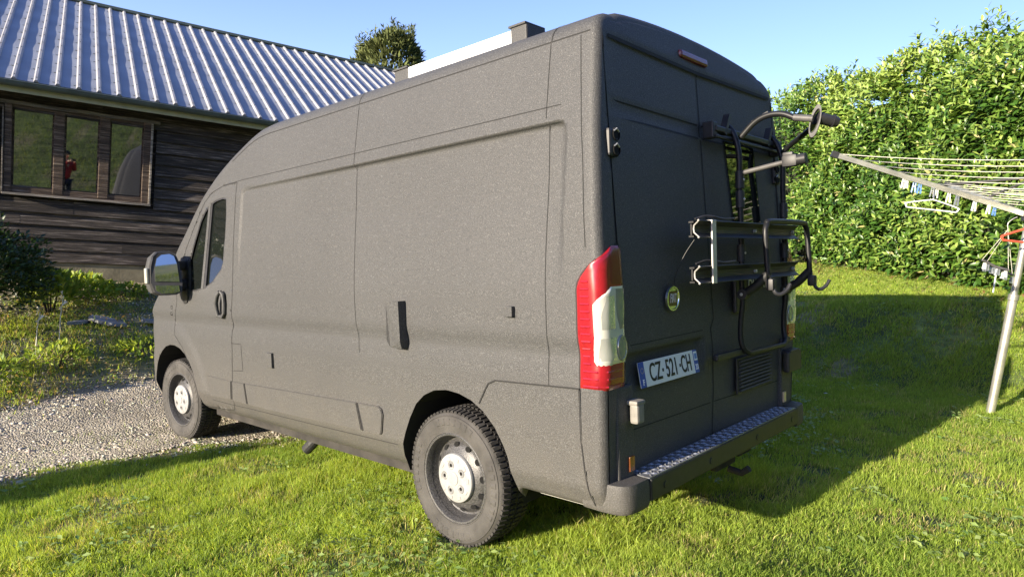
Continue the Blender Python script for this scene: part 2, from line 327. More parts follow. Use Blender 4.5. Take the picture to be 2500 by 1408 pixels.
def smoothpath(pts, k=5):
    P_ = [Vector(p) for p in pts]; P_ = [P_[0] * 2 - P_[1]] + P_ + [P_[-1] * 2 - P_[-2]]; out = []
    for i in range(1, len(P_) - 2):
        a, b, c, d = P_[i - 1:i + 3]
        for s in range(k):
            t = s / k; out.append(.5 * ((2 * b) + (c - a) * t + (2 * a - 5 * b + 4 * c - d) * t * t + (3 * b - a - 3 * c + d) * t ** 3))
    return out + [P_[-2]]
def vnoise(x, y, seed=0):
    """cheap smooth value noise on numpy arrays, 0..1"""
    x = np.asarray(x, dtype=float); y = np.asarray(y, dtype=float)
    xi = np.floor(x); yi = np.floor(y); fx = x - xi; fy = y - yi; fx = fx * fx * (3 - 2 * fx); fy = fy * fy * (3 - 2 * fy)
    def h(a, b): 
        s = np.sin(a * 127.1 + b * 311.7 + seed * 74.7) * 43758.5453; return s - np.floor(s)
    return (h(xi, yi) * (1 - fx) + h(xi + 1, yi) * fx) * (1 - fy) + (h(xi, yi + 1) * (1 - fx) + h(xi + 1, yi + 1) * fx) * fy
def fbm(x, y, o=3, seed=0):
    a = 0; w = 0
    for k in range(o): a = a + vnoise(x * 2 ** k, y * 2 ** k, seed + k) * 0.5 ** k; w += 0.5 ** k
    return a / w
def sstep(a, b, x): t = np.clip((np.asarray(x, dtype=float) - a) / (b - a), 0, 1); return t * t * (3 - 2 * t)

# ------------------------------------------------------------------ terrain
def hbase(x, y): return -0.1613 * x - 0.0372 * y
def height(x, y):
    x = np.asarray(x, dtype=float); y = np.asarray(y, dtype=float)
    xc = np.clip(x, -60, 3.75); z = hbase(xc, np.clip(y, -60, 40))
    # beyond the van the drive is level, then a low bank, then level ground by the house
    z = z + 0.34 * sstep(4.9, 6.7, x) + 0.10 * sstep(6.7, 9.0, x)
    z = z - 0.02 * np.clip(x - 12, 0, 80)
    # hillside behind the camera
    b = np.clip(-x - 4.0, 0, 26); z = z + 0.42 * b * b / (b + 1.6)
    # bank rising to the hedge on the right
    z = z + 0.80 * sstep(-4.5, -5.9, y) + 0.15 * np.clip(-6.0 - y, 0, 4)
    # swell behind the rear wheel
    z = z + 0.12 * np.exp(-(((x + 1.30) / 0.45) ** 2 + ((y - 0.85) / 0.55) ** 2))
    z = z + (fbm(x * 0.9, y * 0.9, 3, 5) - 0.5) * 0.05
    return z
def gravel_edge(x, y):
    """> 0 inside the gravel drive"""
    e1 = x - (2.62 + 0.31 * y + (fbm(x * 2.2, y * 2.2, 3, 11) - 0.5) * 0.5)
    e2 = 5.25 + (fbm(x * 1.3 + 5, y * 1.3, 3, 12) - 0.5) * 0.7 - 0.10 * y - x
    return np.minimum(np.minimum(e1, e2), np.asarray(y) + 3.0)
def axis_pts(a, b, fa, fb, fine, coarse):
    p = list(np.arange(fa, fb + 1e-6, fine)); s = fine; v = fb
    while v < b: s = min(s * 1.18, coarse); v += s; p.append(v)
    s = fine; v = fa
    while v > a: s = min(s * 1.18, coarse); v -= s; p.insert(0, v)
    return np.array(p)
gx = axis_pts(-70, 120, -3.2, 9.5, 0.11, 8.0); gy = axis_pts(-90, 90, -9.0, 5.5, 0.11, 8.0)
GX, GY = np.meshgrid(gx, gy, indexing='ij'); GZ = height(GX, GY)
nx_, ny_ = GX.shape; ids = np.arange(nx_ * ny_).reshape(nx_, ny_)
GF = np.stack([ids[:-1, :-1], ids[1:, :-1], ids[1:, 1:], ids[:-1, 1:]], -1).reshape(-1, 4)
bare = np.clip(sstep(-0.35, 0.05, gravel_edge(GX, GY)) * 0.9 * sstep(-4.2, -3.0, GY) + sstep(0.60, 0.72, fbm(GX * 1.7, GY * 1.7, 3, 31)) * 0.55 * sstep(4, 3, GX) + sstep(5.0, 5.4, GX) * sstep(8.8, 7.8, GX) * 0.5 * fbm(GX * 2, GY * 2, 2, 8) * 1.6
               + sstep(8.2, 9.0, GX) * sstep(12, 10, GX) * 0.9, 0, 1)
ground = npmesh('ground', np.stack([GX, GY, GZ], -1).reshape(-1, 3), GF, M['soil'], col=bare.ravel(), smooth=True, attr='Bare')
tag(ground, 'uneven green lawn and hillside on a slope', kind='structure')
# gravel sheet, 6 mm above the ground, ragged edge
qx = np.arange(2.0, 7.2, 0.06); qy = np.arange(-3.4, 8.0, 0.06); QX, QY = np.meshgrid(qx, qy, indexing='ij'); ge = gravel_edge(QX, QY)
qi = np.arange(QX.size).reshape(QX.shape); QF = np.stack([qi[:-1, :-1], qi[1:, :-1], qi[1:, 1:], qi[:-1, 1:]], -1).reshape(-1, 4)
keep = (ge.ravel()[QF] > 0).all(1); QF = QF[keep]
QZ = height(QX, QY) + 0.006 + 0.012 * fbm(QX * 6, QY * 6, 2, 3) * sstep(0, 0.2, ge)
used, inv = np.unique(QF, return_inverse=True)
gd = npmesh('gravel_drive', np.stack([QX, QY, QZ], -1).reshape(-1, 3)[used], inv.reshape(-1, 4), M['gravel'], smooth=True)
tag(gd, 'pale gravel drive under the front of the van', kind='structure')

def in_view(P, margin=1.12, far=60):
    """points the lens (and a lens a step aside) could see"""
    d = P - np.array(CAMP); z = d @ np.array(CF); x = d @ np.array(CR); y = d @ np.array(CU)
    return (z > 0.6) & (np.abs(x) < z * 0.766 * margin + 0.5) & (np.abs(y) < z * 0.431 * margin + 0.4) & (z < far)

# ================================================================== THE VAN (own frame: X forward, Y left, Z up)
V2W = Matrix(((0.98726, -0.00592, 0.15898, 0), (0.0, 0.99931, 0.03722, 0), (-0.15909, -0.03674, 0.98658, 0), (0, 0, 0, 1)))
van = empty('van'); van.matrix_world = V2W
tag(van, 'matt dark grey high-roof panel van parked half on lawn, half on gravel', 'van')
PR = np.array([(.33, .93), (.36, .965), (.40, .985), (.47, 1.010), (.90, 1.020), (.96, 1.017), (1.015, 1.011), (1.045, 1.014), (1.075, 1.021), (1.10, 1.024), (1.30, 1.018), (1.60, 1.002), (1.95, .966), (2.05, .95), (2.2, .926), (2.35, .90)])
def yprof(z): return np.interp(z, PR[:, 0], PR[:, 1])
def xrear(y, z): return np.interp(z, [.5, 1.0, 1.3, 2.37, 2.5], [-.90, -.915, -.91, -.85, -.83]) - .03 * np.abs(y)
def wfac(x): return np.maximum(0.02, (1 - np.clip((np.asarray(x, dtype=float) - 3.72) / .72, 0, 1) ** 3.2)) ** 0.9
def recess(x, z):
    x = np.asarray(x, dtype=float); z = np.asarray(z, dtype=float)
    cx_, hx = 0.725, 1.475; dx = np.abs(x - cx_) - (hx - .05); dz = z - (1.998 - .05)
    d = np.hypot(np.maximum(dx, 0), np.maximum(dz, 0)) + np.minimum(np.maximum(dx, dz), 0) - .05
    top = np.clip(-d / .014, 0, 1) * sstep(1.22, 1.75, z)
    return (.012 + .018 * sstep(2.2, .2, x)) * top
def flare(x, z):
    r = np.hypot(np.asarray(x) - 3.44, (np.asarray(z) - .36)); return .014 * sstep(.66, .56, r) * sstep(.40, .47, r) * (np.asarray(z) < 1.1)
def ysurf(x, z): return yprof(z) * wfac(x) - recess(x, z) + flare(x, z)
Tx = np.array([(-1, 2.525), (1.95, 2.525), (2.10, 2.505), (2.29, 2.44), (2.53, 2.345), (2.76, 2.225), (2.97, 2.065), (3.14, 1.90), (3.38, 1.70), (3.52, 1.56), (3.70, 1.40), (3.86, 1.29), (4.1, 1.14), (4.25, 1.0), (4.34, .85), (4.40, .62), (4.44, .5)])
def topz(x):
    # smoothed piecewise line
    x = np.asarray(x, dtype=float); return sum(np.interp(x + d, Tx[:, 0], Tx[:, 1]) for d in (-.10, -.05, 0, .05, .10)) / 5
RS = np.unique(np.round(np.concatenate([np.arange(.33, 2.35, .02), [2.35, .495, 1.984, 1.991, 1.998, 2.002, 1.005, 1.02, 1.035, 1.06]]), 4))
RR = [(.893, 2.375), (.878, 2.398), (.858, 2.418), (.830, 2.434), (.800, 2.445), (.772, 2.449), (.752, 2.449), (.735, 2.460), (.70, 2.472), (.64, 2.482), (.55, 2.493), (.45, 2.503), (.33, 2.512), (.2, 2.519), (.1, 2.523), (0, 2.525)]
XS = np.unique(np.round(np.concatenate([np.arange(-.86, 4.18, .02), np.arange(4.19, 4.44, .02), [-.7505, -.736, 2.186, 2.2005]]), 4))
ns, nr = len(RS), len(RS) + len(RR); nx = len(XS); rc = .036
X = np.repeat(XS[:, None], nr, 1).astype(float); Y = np.zeros((nx, nr)); Z = np.zeros((nx, nr))
T = topz(XS); dz = T - 2.525; zs = 2.35 + dz; zl = np.minimum(1.10, .33 + .85 * (zs - .33))
for j in range(nr):
    if j < ns:
        z0 = RS[j]; Z[:, j] = np.where(z0 <= 1.10, .33 + (z0 - .33) * (zl - .33) / .77, zl + (z0 - 1.10) * (zs - zl) / 1.25)
    else: Z[:, j] = RR[j - ns][1] + dz
# rear stations follow the sloping rear
for j in range(nr):
    yj = yprof(min(Z[0, j], 2.35)) if j < ns else RR[j - ns][0]
    st = xrear(yj, Z[0, j]) + rc; k = XS < -.6; X[k, j] = -.6 + (XS[k] + .6) / (-.86 + .6) * (st + .6)
ysh = yprof(zs) * wfac(XS)
for j in range(nr): Y[:, j] = ysurf(X[:, j], Z[:, j]) if j < ns else RR[j - ns][0] / .90 * ysh

DOOR = [(2.283, 2.057), (2.276, 1.60), (2.285, 1.30), (2.313, 1.08), (2.306, 1.027), (2.330, .967), (2.335, .854), (2.364, .64), (2.386, .44), (2.425, .385), (2.6, .362), (3.00, .345), (3.03, .42), (3.06, .55), (3.125, .70), (3.22, .81), (3.36, .90), (3.395, 1.01), (3.317, 1.167), (3.315, 1.336), (3.21, 1.49), (3.08, 1.66), (2.955, 1.81), (2.82, 1.95), (2.70, 2.02), (2.52, 2.052)]
WIN = [(2.433, 1.955), (2.417, 1.84), (2.415, 1.66), (2.44, 1.48), (2.475, 1.425), (2.543, 1.385), (2.63, 1.33), (2.762, 1.288), (2.95, 1.268), (3.10, 1.262), (3.114, 1.335), (3.052, 1.498), (2.965, 1.658), (2.87, 1.814), (2.80, 1.885), (2.732, 1.925), (2.62, 1.955), (2.50, 1.965)]
ARCH_R = [(.405, .30), (.395, .388), (.372, .46), (.34, .535), (.298, .613), (.24, .696), (.17, .750), (.088, .783), (-.005, .794), (-.094, .786), (-.178, .762), (-.255, .72), (-.325, .655), (-.375, .58), (-.403, .52), (-.418, .434), (-.425, .393), (-.43, .30)]
ARCH_F = [(3.90, .30), (3.885, .482), (3.86, .54), (3.807, .630), (3.745, .70), (3.671, .752), (3.58, .795), (3.48, .815), (3.38, .815), (3.27, .795), (3.18, .755), (3.106, .70), (3.04, .62), (3.0, .54), (2.975, .45), (2.97, .30)]
BUMP = [(-1.3, .887), (-.827, .885), (-.827, .80), (-.826, .68), (-.840, .546), (-.860, .446), (-.872, .405), (-.88, .2), (-1.3, .2)]
QUART = [(-.233, .755), (-.278, .825), (-.30, .855), (-.347, .874), (-.571, .879), (-.827, .885), (-.827, .80), (-.826, .68), (-.840, .546), (-.860, .446), (-.872, .405), (-.88, .2), (-.43, .2), (-.425, .393), (-.418, .434), (-.403, .52), (-.375, .58), (-.325, .655)]
def inpoly(px, pz, poly):
    r = np.zeros(px.shape, dtype=bool); n = len(poly)
    for i in range(n):
        (x1, z1), (x2, z2) = poly[i], poly[(i + 1) % n]
        c = ((z1 > pz) != (z2 > pz)) & (px < (x2 - x1) * (pz - z1) / ((z2 - z1) if z2 != z1 else 1e-9) + x1); r ^= c
    return r
def snap(poly, done, tol=.0148, closed=True):
    best = np.full(X.shape, 9.0); bx = X.copy(); bz = Z.copy(); n = len(poly)
    for i in range(n if closed else n - 1):
        (x1, z1), (x2, z2) = poly[i], poly[(i + 1) % n]; L = (x2 - x1) ** 2 + (z2 - z1) ** 2
        t = np.clip(((X - x1) * (x2 - x1) + (Z - z1) * (z2 - z1)) / L, 0, 1); qx = x1 + t * (x2 - x1); qz = z1 + t * (z2 - z1); d = np.hypot(X - qx, Z - qz)
        m = d < best; best[m] = d[m]; bx[m] = qx[m]; bz[m] = qz[m]
    m = (best < tol) & ~done & (np.arange(nr)[None, :] < ns - 2) & (X > -.80); X[m] = bx[m]; Z[m] = bz[m]; done |= m
done = np.zeros(X.shape, dtype=bool)
for pl in (WIN, ARCH_R, ARCH_F, DOOR): snap(pl, done)
for j in range(ns): Y[:, j] = np.where(done[:, j], ysurf(X[:, j], Z[:, j]), Y[:, j])
# rounded rear corner: rings behind the first station, inset along the section normal
P = np.stack([X, Y, Z], -1); first = P[0]; tg = np.gradient(first[:, 1:], axis=0); Nn = np.stack([tg[:, 1], -tg[:, 0]], -1); Nn /= np.linalg.norm(Nn, axis=1)[:, None]
rings = []
for th in np.radians([90, 75, 60, 45, 30, 15]):
    q = first.copy(); q[:, 0] = first[:, 0] - rc * np.sin(th); q[:, 1] -= rc * (1 - np.cos(th)) * Nn[:, 0]; q[:, 2] -= rc * (1 - np.cos(th)) * Nn[:, 1]; q[:, 1] = np.maximum(q[:, 1], 0) if True else q[:, 1]; rings.append(q)
P = np.concatenate([np.array(rings), P], 0); nc = len(rings); P[:, -1, 1] = 0
low = (P[..., 0] < -.44) & (P[..., 2] < .392); P[..., 2] = np.where(low, .392 - .02 * (.392 - P[..., 2]), P[..., 2])
nxt = P.shape[0]
cen = (P[:-1, :-1] + P[1:, :-1] + P[1:, 1:] + P[:-1, 1:]) / 4
fx, fz = cen[..., 0], cen[..., 2]; side_f = np.broadcast_to(np.arange(nr - 1)[None, :] < ns - 1, fx.shape)
cls = np.zeros(fx.shape, dtype=int)                      # 0 body 1 door 2 bumper 3 quarter 9 hole
cls[inpoly(fx, fz, DOOR) & side_f] = 1; cls[inpoly(fx, fz, QUART) & side_f] = 3; cls[inpoly(fx, fz, BUMP) & side_f] = 2
arch = (inpoly(fx, fz, ARCH_R) | inpoly(fx, fz, ARCH_F)) & side_f; cls[arch] = 9
cls_l = cls.copy(); cls_l[inpoly(fx, fz, WIN) & side_f] = 9
gi = np.arange(nxt * nr).reshape(nxt, nr); FQ = np.stack([gi[:-1, :-1], gi[:-1, 1:], gi[1:, 1:], gi[1:, :-1]], -1)
Pl = P.reshape(-1, 3); Pr = Pl * np.array([1, -1, 1])
def part_from(Vs, F, name, m, parent):
    u, inv = np.unique(F, return_inverse=True); return npmesh(name, Vs[u], inv.reshape(-1, 4), m, parent, smooth=True)
# rear face, from ring to mirrored ring
ring = P[0]; tt = np.concatenate([np.linspace(-1, 1, 81)]); nt_ = len(tt)
def rear_inset(y, z):
    a = .030 * sstep(1.012, .995, z) * sstep(.80, .93, z) * sstep(.10, .13, y) * sstep(.84, .81, y)
    b = .006 * sstep(2.075, 2.062, z) * sstep(2.005, 2.018, z) * (np.abs(y) < .86)
    c = .010 * sstep(.87, .865, np.abs(y)) * (z > .49) * sstep(2.35, 2.33, z)
    return a + b + c
RY = ring[:, 1][:, None] * tt[None, :]; RY = np.where(np.abs(np.abs(RY) - .865) < .0125, np.sign(RY) * .865, RY)
RZ = np.repeat(ring[:, 2][:, None], nt_, 1); blend = np.abs(tt)[None, :] ** 12
RX = xrear(RY, RZ) * (1 - blend) + ring[:, 0][:, None] * blend + rear_inset(RY, RZ) * (1 - blend)
RV = np.stack([RX, RY, RZ], -1).reshape(-1, 3); ri = np.arange(nr * nt_).reshape(nr, nt_)
RFQ = np.stack([ri[:-1, :-1], ri[:-1, 1:], ri[1:, 1:], ri[1:, :-1]], -1); rcen = RV[RFQ].mean(-2); ry_, rz_ = rcen[..., 1], rcen[..., 2]
rcl = np.zeros(ry_.shape, dtype=int); indoor = (np.abs(ry_) < .865) & (rz_ > .495) & (rz_ < 2.335); rcl[indoor & (ry_ > 0)] = 1; rcl[indoor & (ry_ < 0)] = 2
# body = left body faces + right + rear frame
Vb = np.concatenate([Pl, Pr, RV]); nP = len(Pl)
Fb = np.concatenate([FQ[cls_l == 0], FQ[(cls != 9) & (cls != 2)][:, ::-1] + nP, RFQ[rcl == 0][:, ::-1] + 2 * nP])
body = part_from(Vb, Fb, 'body', M['paint'], van)
door = part_from(Pl, FQ[cls_l == 1], 'front_door', M['paint'], van)
quarter = part_from(Pl, FQ[cls_l == 3], 'rear_quarter_panel', M['paint'], van)
bumper = part_from(Pl + np.array([0, .006, 0]), FQ[cls_l == 2], 'rear_bumper', M['paint'], van)
bumper_r = part_from(Pr - np.array([0, .006, 0]), FQ[cls == 2][:, ::-1], 'rear_bumper', M['paint'], van)
rdl = part_from(RV, RFQ[rcl == 1][:, ::-1], 'rear_door', M['paint'], van); rdr = part_from(RV, RFQ[rcl == 2][:, ::-1], 'rear_door', M['paint'], van)
rdl['label'] = 'rear door with number plate'; rdr['label'] = 'rear door with small window and bike rack'

def dense(pts, step=.03, closed=False):
    pts = [np.array(p, dtype=float) for p in pts]; out = []
    for a, b in zip(pts[:-1], pts[1:]):
        k = max(1, int(np.linalg.norm(b - a) / step)); out += [a + (b - a) * i / k for i in range(k)]
    return out + [pts[-1]]
def ribbon(mb, pts, w, fn):
    """thin strip lying on a surface; fn(u, v) -> point just proud of it"""
    d = dense(pts); n = len(d); vs = []
    for i, p in enumerate(d):
        t = d[min(n - 1, i + 1)] - d[max(0, i - 1)]; t = t / (np.linalg.norm(t) + 1e-9); nn = np.array([-t[1], t[0]]) * w / 2
        vs += [fn(*(p + nn)), fn(*(p - nn))]
    mb.add(vs, [(2 * i, 2 * i + 1, 2 * i + 3, 2 * i + 2) for i in range(n - 1)])
def son(x, z, o=.0015):
    z = float(z); x = float(x)
    return (x, float(ysurf(x, min(z, 2.35))) + o, z)
def ron(y, z, o=.0015): return (float(xrear(y, z) + rear_inset(y, z)) - o, float(y), float(z))
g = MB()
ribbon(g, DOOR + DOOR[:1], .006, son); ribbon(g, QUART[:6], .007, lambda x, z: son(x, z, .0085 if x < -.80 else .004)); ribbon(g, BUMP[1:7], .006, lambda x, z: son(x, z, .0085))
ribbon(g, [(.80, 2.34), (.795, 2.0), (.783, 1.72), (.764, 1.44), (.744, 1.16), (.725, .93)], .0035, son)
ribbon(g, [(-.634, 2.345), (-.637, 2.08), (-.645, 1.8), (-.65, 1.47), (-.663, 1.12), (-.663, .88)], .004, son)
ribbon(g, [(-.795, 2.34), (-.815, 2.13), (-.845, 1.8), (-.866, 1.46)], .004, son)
ribbon(g, [(2.50, 2.058), (2.2, 2.064), (.74, 2.062), (-.65, 2.063), (-.716, 2.063)], .004, son)  # dark strip paints the shade of the upper body crease
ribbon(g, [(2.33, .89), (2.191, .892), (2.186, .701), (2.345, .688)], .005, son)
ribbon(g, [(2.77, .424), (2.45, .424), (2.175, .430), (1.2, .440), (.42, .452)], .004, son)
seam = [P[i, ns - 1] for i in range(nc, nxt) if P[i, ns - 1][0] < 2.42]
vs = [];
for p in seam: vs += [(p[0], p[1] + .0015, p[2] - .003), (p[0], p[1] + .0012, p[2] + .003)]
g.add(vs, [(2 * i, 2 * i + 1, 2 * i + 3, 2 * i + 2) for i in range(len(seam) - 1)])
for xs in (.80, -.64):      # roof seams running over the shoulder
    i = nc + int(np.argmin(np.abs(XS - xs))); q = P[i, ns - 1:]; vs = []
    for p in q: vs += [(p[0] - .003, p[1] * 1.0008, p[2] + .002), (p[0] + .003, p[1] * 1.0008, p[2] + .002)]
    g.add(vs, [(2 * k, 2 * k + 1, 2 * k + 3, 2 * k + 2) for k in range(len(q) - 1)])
# rear door seams, and dark strips painting the shade of stamped creases
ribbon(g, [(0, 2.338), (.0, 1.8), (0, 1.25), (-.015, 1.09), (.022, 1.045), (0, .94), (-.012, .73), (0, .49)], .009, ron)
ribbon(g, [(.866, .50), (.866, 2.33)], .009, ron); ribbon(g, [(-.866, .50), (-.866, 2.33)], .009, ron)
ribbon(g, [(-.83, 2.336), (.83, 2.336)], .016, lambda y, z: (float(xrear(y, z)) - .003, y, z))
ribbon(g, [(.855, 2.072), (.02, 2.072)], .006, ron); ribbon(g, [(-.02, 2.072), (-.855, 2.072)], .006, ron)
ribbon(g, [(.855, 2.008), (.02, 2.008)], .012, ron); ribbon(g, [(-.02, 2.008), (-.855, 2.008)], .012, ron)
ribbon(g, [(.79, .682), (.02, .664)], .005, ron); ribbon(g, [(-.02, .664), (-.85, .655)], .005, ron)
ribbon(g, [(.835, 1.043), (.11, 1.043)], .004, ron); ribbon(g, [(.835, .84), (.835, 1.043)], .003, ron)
g.build('joint_and_crease_shade', M['gap_crease'], van)  # black strips on the skin: panel joints plus painted crease shade

# arch liners, underbody, sills
for poly in (ARCH_R, ARCH_F):
    for sgn in (1, -1):
        l = MB(); d = dense(poly, .05); n = len(d)
        l.add([(p[0], sgn * (float(ysurf(p[0], max(.34, p[1]))) - .002), p[1]) for p in d] + [(p[0], sgn * .60, p[1]) for p in d], [(i, i + 1, n + i + 1, n + i) for i in range(n - 1)])
        l.add([(p[0], sgn * .60, p[1]) for p in d], [tuple(range(n))]); l.build('wheel_arch_liner', M['liner'], van)
u = MB(); u.box((1.55, 0, .33), (2.76, 1.80, .12)); u.box((-.62, 0, .46), (.36, 1.5, .10)); u.box((4.0, 0, .38), (.3, 1.5, .2)); u.box((1.85, 0, .31), (4.3, 1.15, .10)); u.build('underbody', M['under'], van)
t = MB(); t.bbox((-.69, .84, .400), (.36, .20, .070), .02); t.bbox((-.75, .80, .40), (.10, .24, .08), .01); t.build('under_tank', M['tank'], van)
p = MB(); p.tube([(1.44, .80, .34), (1.50, .84, .30), (1.55, .86, .245), (1.60, .875, .20)], [.034, .036, .038, .036], 14); p.build('fender_pipe', M['black'], van)

# front door: glass, post, handle, mirror
gl = MB(); d = WIN
gl.add([(x, float(ysurf(x, z)) - .014, z) for x, z in d], [tuple(range(len(d)))]); pane = gl.build('window_pane', M['glass'], door)
fr = MB(); ribbon(fr, WIN + WIN[:1], .022, lambda x, z: son(x, z, -.002)); fr.build('window_seal', M['black'], door)
po = MB(); po.prism([(2.735, 1.925), (2.695, 1.94), (2.79, 1.285), (2.832, 1.285)], lambda x, z, t_: (x, float(ysurf(x, z)) + t_, z), -.012, .001); po.build('window_post', M['paint'], door)
ch = MB(); ch.prism([(2.693, 1.94), (2.668, 1.945), (2.752, 1.29), (2.788, 1.286)], lambda x, z, t_: (x, float(ysurf(x, z)) + t_, z), -.012, -.001); ch.build('window_channel', M['black'], door)
hd = MB(); hd.tube([(2.478, 1.047, 1.085), (2.492, 1.052, 1.13), (2.490, 1.058, 1.185), (2.470, 1.055, 1.235), (2.440, 1.048, 1.268)], [.016, .017, .018, .017, .013], 10)
hd.tube([(2.478, 1.045, 1.085), (2.43, 1.040, 1.082), (2.40, 1.038, 1.11), (2.395, 1.038, 1.18), (2.405, 1.038, 1.245), (2.44, 1.042, 1.268)], .013, 8)
hd.build('door_handle', M['paint'], door, smooth=True)
hh = MB(); hh.prism([(2.485, 1.10), (2.41, 1.095), (2.405, 1.24), (2.45, 1.25), (2.485, 1.20)], lambda x, z, t_: (x, float(ysurf(x, z)) + t_, z), 0, .002); hh.build('handle_recess', M['gap_crease'], door)
mi = MB()                                                     # mirror housing faces rear
out = [(1.290, 1.34), (1.284, 1.47), (1.262, 1.555), (1.225, 1.588), (1.150, 1.596), (1.112, 1.575), (1.092, 1.50), (1.083, 1.33), (1.092, 1.262), (1.130, 1.236), (1.225, 1.240), (1.268, 1.262)]
n = len(out); vs = []; cyc, czc = 1.187, 1.415
def mirx(y, z): return 3.050 + .46 * (y - 1.187) + .110 * (z - 1.42)
for xx, s in ((None, .95), (3.10, .965), (3.17, .96), (3.24, .86), (3.27, .6)): vs += [(xx or mirx(cyc + (a - cyc) * s, czc + (b - czc) * s) + .010, cyc + (a - cyc) * s, czc + (b - czc) * s) for a, b in out]
fs = [(k * n + i, k * n + (i + 1) % n, (k + 1) * n + (i + 1) % n, (k + 1) * n + i) for k in range(4) for i in range(n)] + [tuple(range(n)), tuple(4 * n + i for i in range(n))]
mi.add(vs, fs); mirr = mi.build('wing_mirror', M['black'], van, smooth=True)
sh = MB(); vs = []
for xx, s in ((3.135, .975), (3.18, .985), (3.245, .90), (3.28, .63)): vs += [(xx, cyc + (a - cyc) * s, czc + (b - czc) * s) for a, b in out]
sh.add(vs, [(k * n + i, k * n + (i + 1) % n, (k + 1) * n + (i + 1) % n, (k + 1) * n + i) for k in range(3) for i in range(n)] + [tuple(3 * n + i for i in range(n))]); sh.build('mirror_shell', M['paint'], mirr, smooth=True)
mg = MB(); up = [(1.262, 1.355), (1.258, 1.455), (1.240, 1.532), (1.210, 1.560), (1.157, 1.566), (1.130, 1.548), (1.115, 1.485), (1.109, 1.345)]
mg.prism(up, lambda y, z, t_: (mirx(y, z) + t_, y, z), 0, .006); mg.build('mirror_glass', M['mirror'], mirr)
mg = MB(); mg.prism([(1.262, 1.285), (1.264, 1.325), (1.115, 1.318), (1.112, 1.270), (1.15, 1.258), (1.225, 1.26)], lambda y, z, t_: (mirx(y, z) + t_, y, z), 0, .008); mg.build('blind_spot_glass', M['mirror'], mirr)
ma = MB(); ma.bbox((3.16, 1.045, 1.475), (.10, .16, .075), .02); ma.bbox((3.16, 1.045, 1.315), (.12, .18, .10), .025); ma.bbox((3.13, .995, 1.385), (.14, .045, .29), .02); ma.build('mirror_arm', M['black'], mirr)
ma = MB(); ma.add([(3.06, 1.03, 1.29), (3.19, 1.03, 1.29), (3.19, 1.03, 1.20), (3.15, 1.03, 1.165), (3.09, 1.03, 1.175), (3.06, 1.035, 1.22)] + [(3.06, .99, 1.29), (3.19, .99, 1.29), (3.19, .99, 1.20), (3.15, .99, 1.165), (3.09, .99, 1.175), (3.06, .99, 1.22)], [(0, 1, 2, 3, 4, 5)] + [(i, (i + 1) % 6, (i + 1) % 6 + 6, i + 6) for i in range(6)]); ma.build('mirror_foot', M['black'], mirr)
mi_ = MB(); mi_.bbox((3.155, 1.298, 1.40), (.05, .02, .12), .008); mi_.build('indicator_lens', M['clear'], mirr)

# rubbing strips along the flank (plates proud of the body)
def plate(name, poly, th, m=None, parent=van, b=.004):
    bm = bmesh.new(); vs = [bm.verts.new((x, float(ysurf(x, z)) + th, z)) for x, z in poly]; f = bm.faces.new(vs)
    r = bmesh.ops.extrude_face_region(bm, geom=[f]); ex = [e for e in r['geom'] if isinstance(e, bmesh.types.BMVert)]
    for v in ex: v.co.y -= th + .008
    top = [e for e in bm.edges if all(v in vs for v in e.verts)]
    bmesh.ops.bevel(bm, geom=top, offset=b, segments=2, affect='EDGES'); bmesh.ops.recalc_face_normals(bm, faces=bm.faces[:])
    me = bpy.data.meshes.new(name); bm.to_mesh(me); bm.free(); me.materials.append(m or M['paint']); o = bpy.data.objects.new(name, me); COL.objects.link(o); o.parent = parent; return o
plate('side_moulding', [(2.78, .614), (2.385, .609), (2.398, .47), (2.77, .455)], .008)
plate('side_moulding', [(2.355, .609), (2.172, .612), (2.147, .466), (2.368, .468)], .010)
plate('side_moulding', [(2.155, .613), (1.8, .619), (.775, .640), (.735, .484), (1.81, .468), (2.130, .466)], .010)
plate('side_moulding', [(.752, .641), (.56, .644), (.535, .632), (.525, .60), (.545, .50), (.56, .487), (.708, .484)], .012)
for a, b, c, e in (((2.172, .612), (2.155, .613), (2.130, .466), (2.147, .466)), ((.775, .640), (.752, .641), (.708, .484), (.735, .484)), ((2.385, .609), (2.355, .609), (2.368, .468), (2.398, .47))):
    dk = MB(); dk.add([(x, float(ysurf(x, z)) + .002, z) for x, z in (a, b, c, e)], [(0, 1, 2, 3)]); dk.build('moulding_gap', M['gap_crease'], van)
fl = MB()                                                     # protruding flap box
fv = [(.392, 1.224), (.289, 1.228), (.283, 1.02), (.289, .982), (.385, .984), (.395, 1.02)]
fl.prism(fv, lambda x, z, t_: (x, (1.02 + t_) if t_ < 0 else 1.020 + .050 * (1 if z > 1.0 else .72), z), -.03, .05); fl.build('utility_flap', M['paint'], van)
for name, x0, x1, z0, z1, th in (('power_inlet', -.482, -.435, 1.168, 1.215, .022), ('water_inlet', 1.722, 1.800, .760, .860, .020)):
    q = MB(); q.bbox(((x0 + x1) / 2, float(ysurf(x0, z0)) + th / 2 - .004, (z0 + z1) / 2), (x1 - x0, th + .008, z1 - z0), .004); q.build(name, M['paint'], van)
for ex, ez in ((3.425, 1.131), (3.442, 1.078)):
    q = MB()
    for k in range(6): q.tube([(ex + .02 * math.cos(k * 1.05), float(ysurf(ex, ez)) - .002, ez + .014 * math.sin(k * 1.05)), (ex + .02 * math.cos(k * 1.05), float(ysurf(ex, ez)) + .003, ez + .014 * math.sin(k * 1.05))], .0045, 6)
    q.build('badge_stub', M['black'], van)

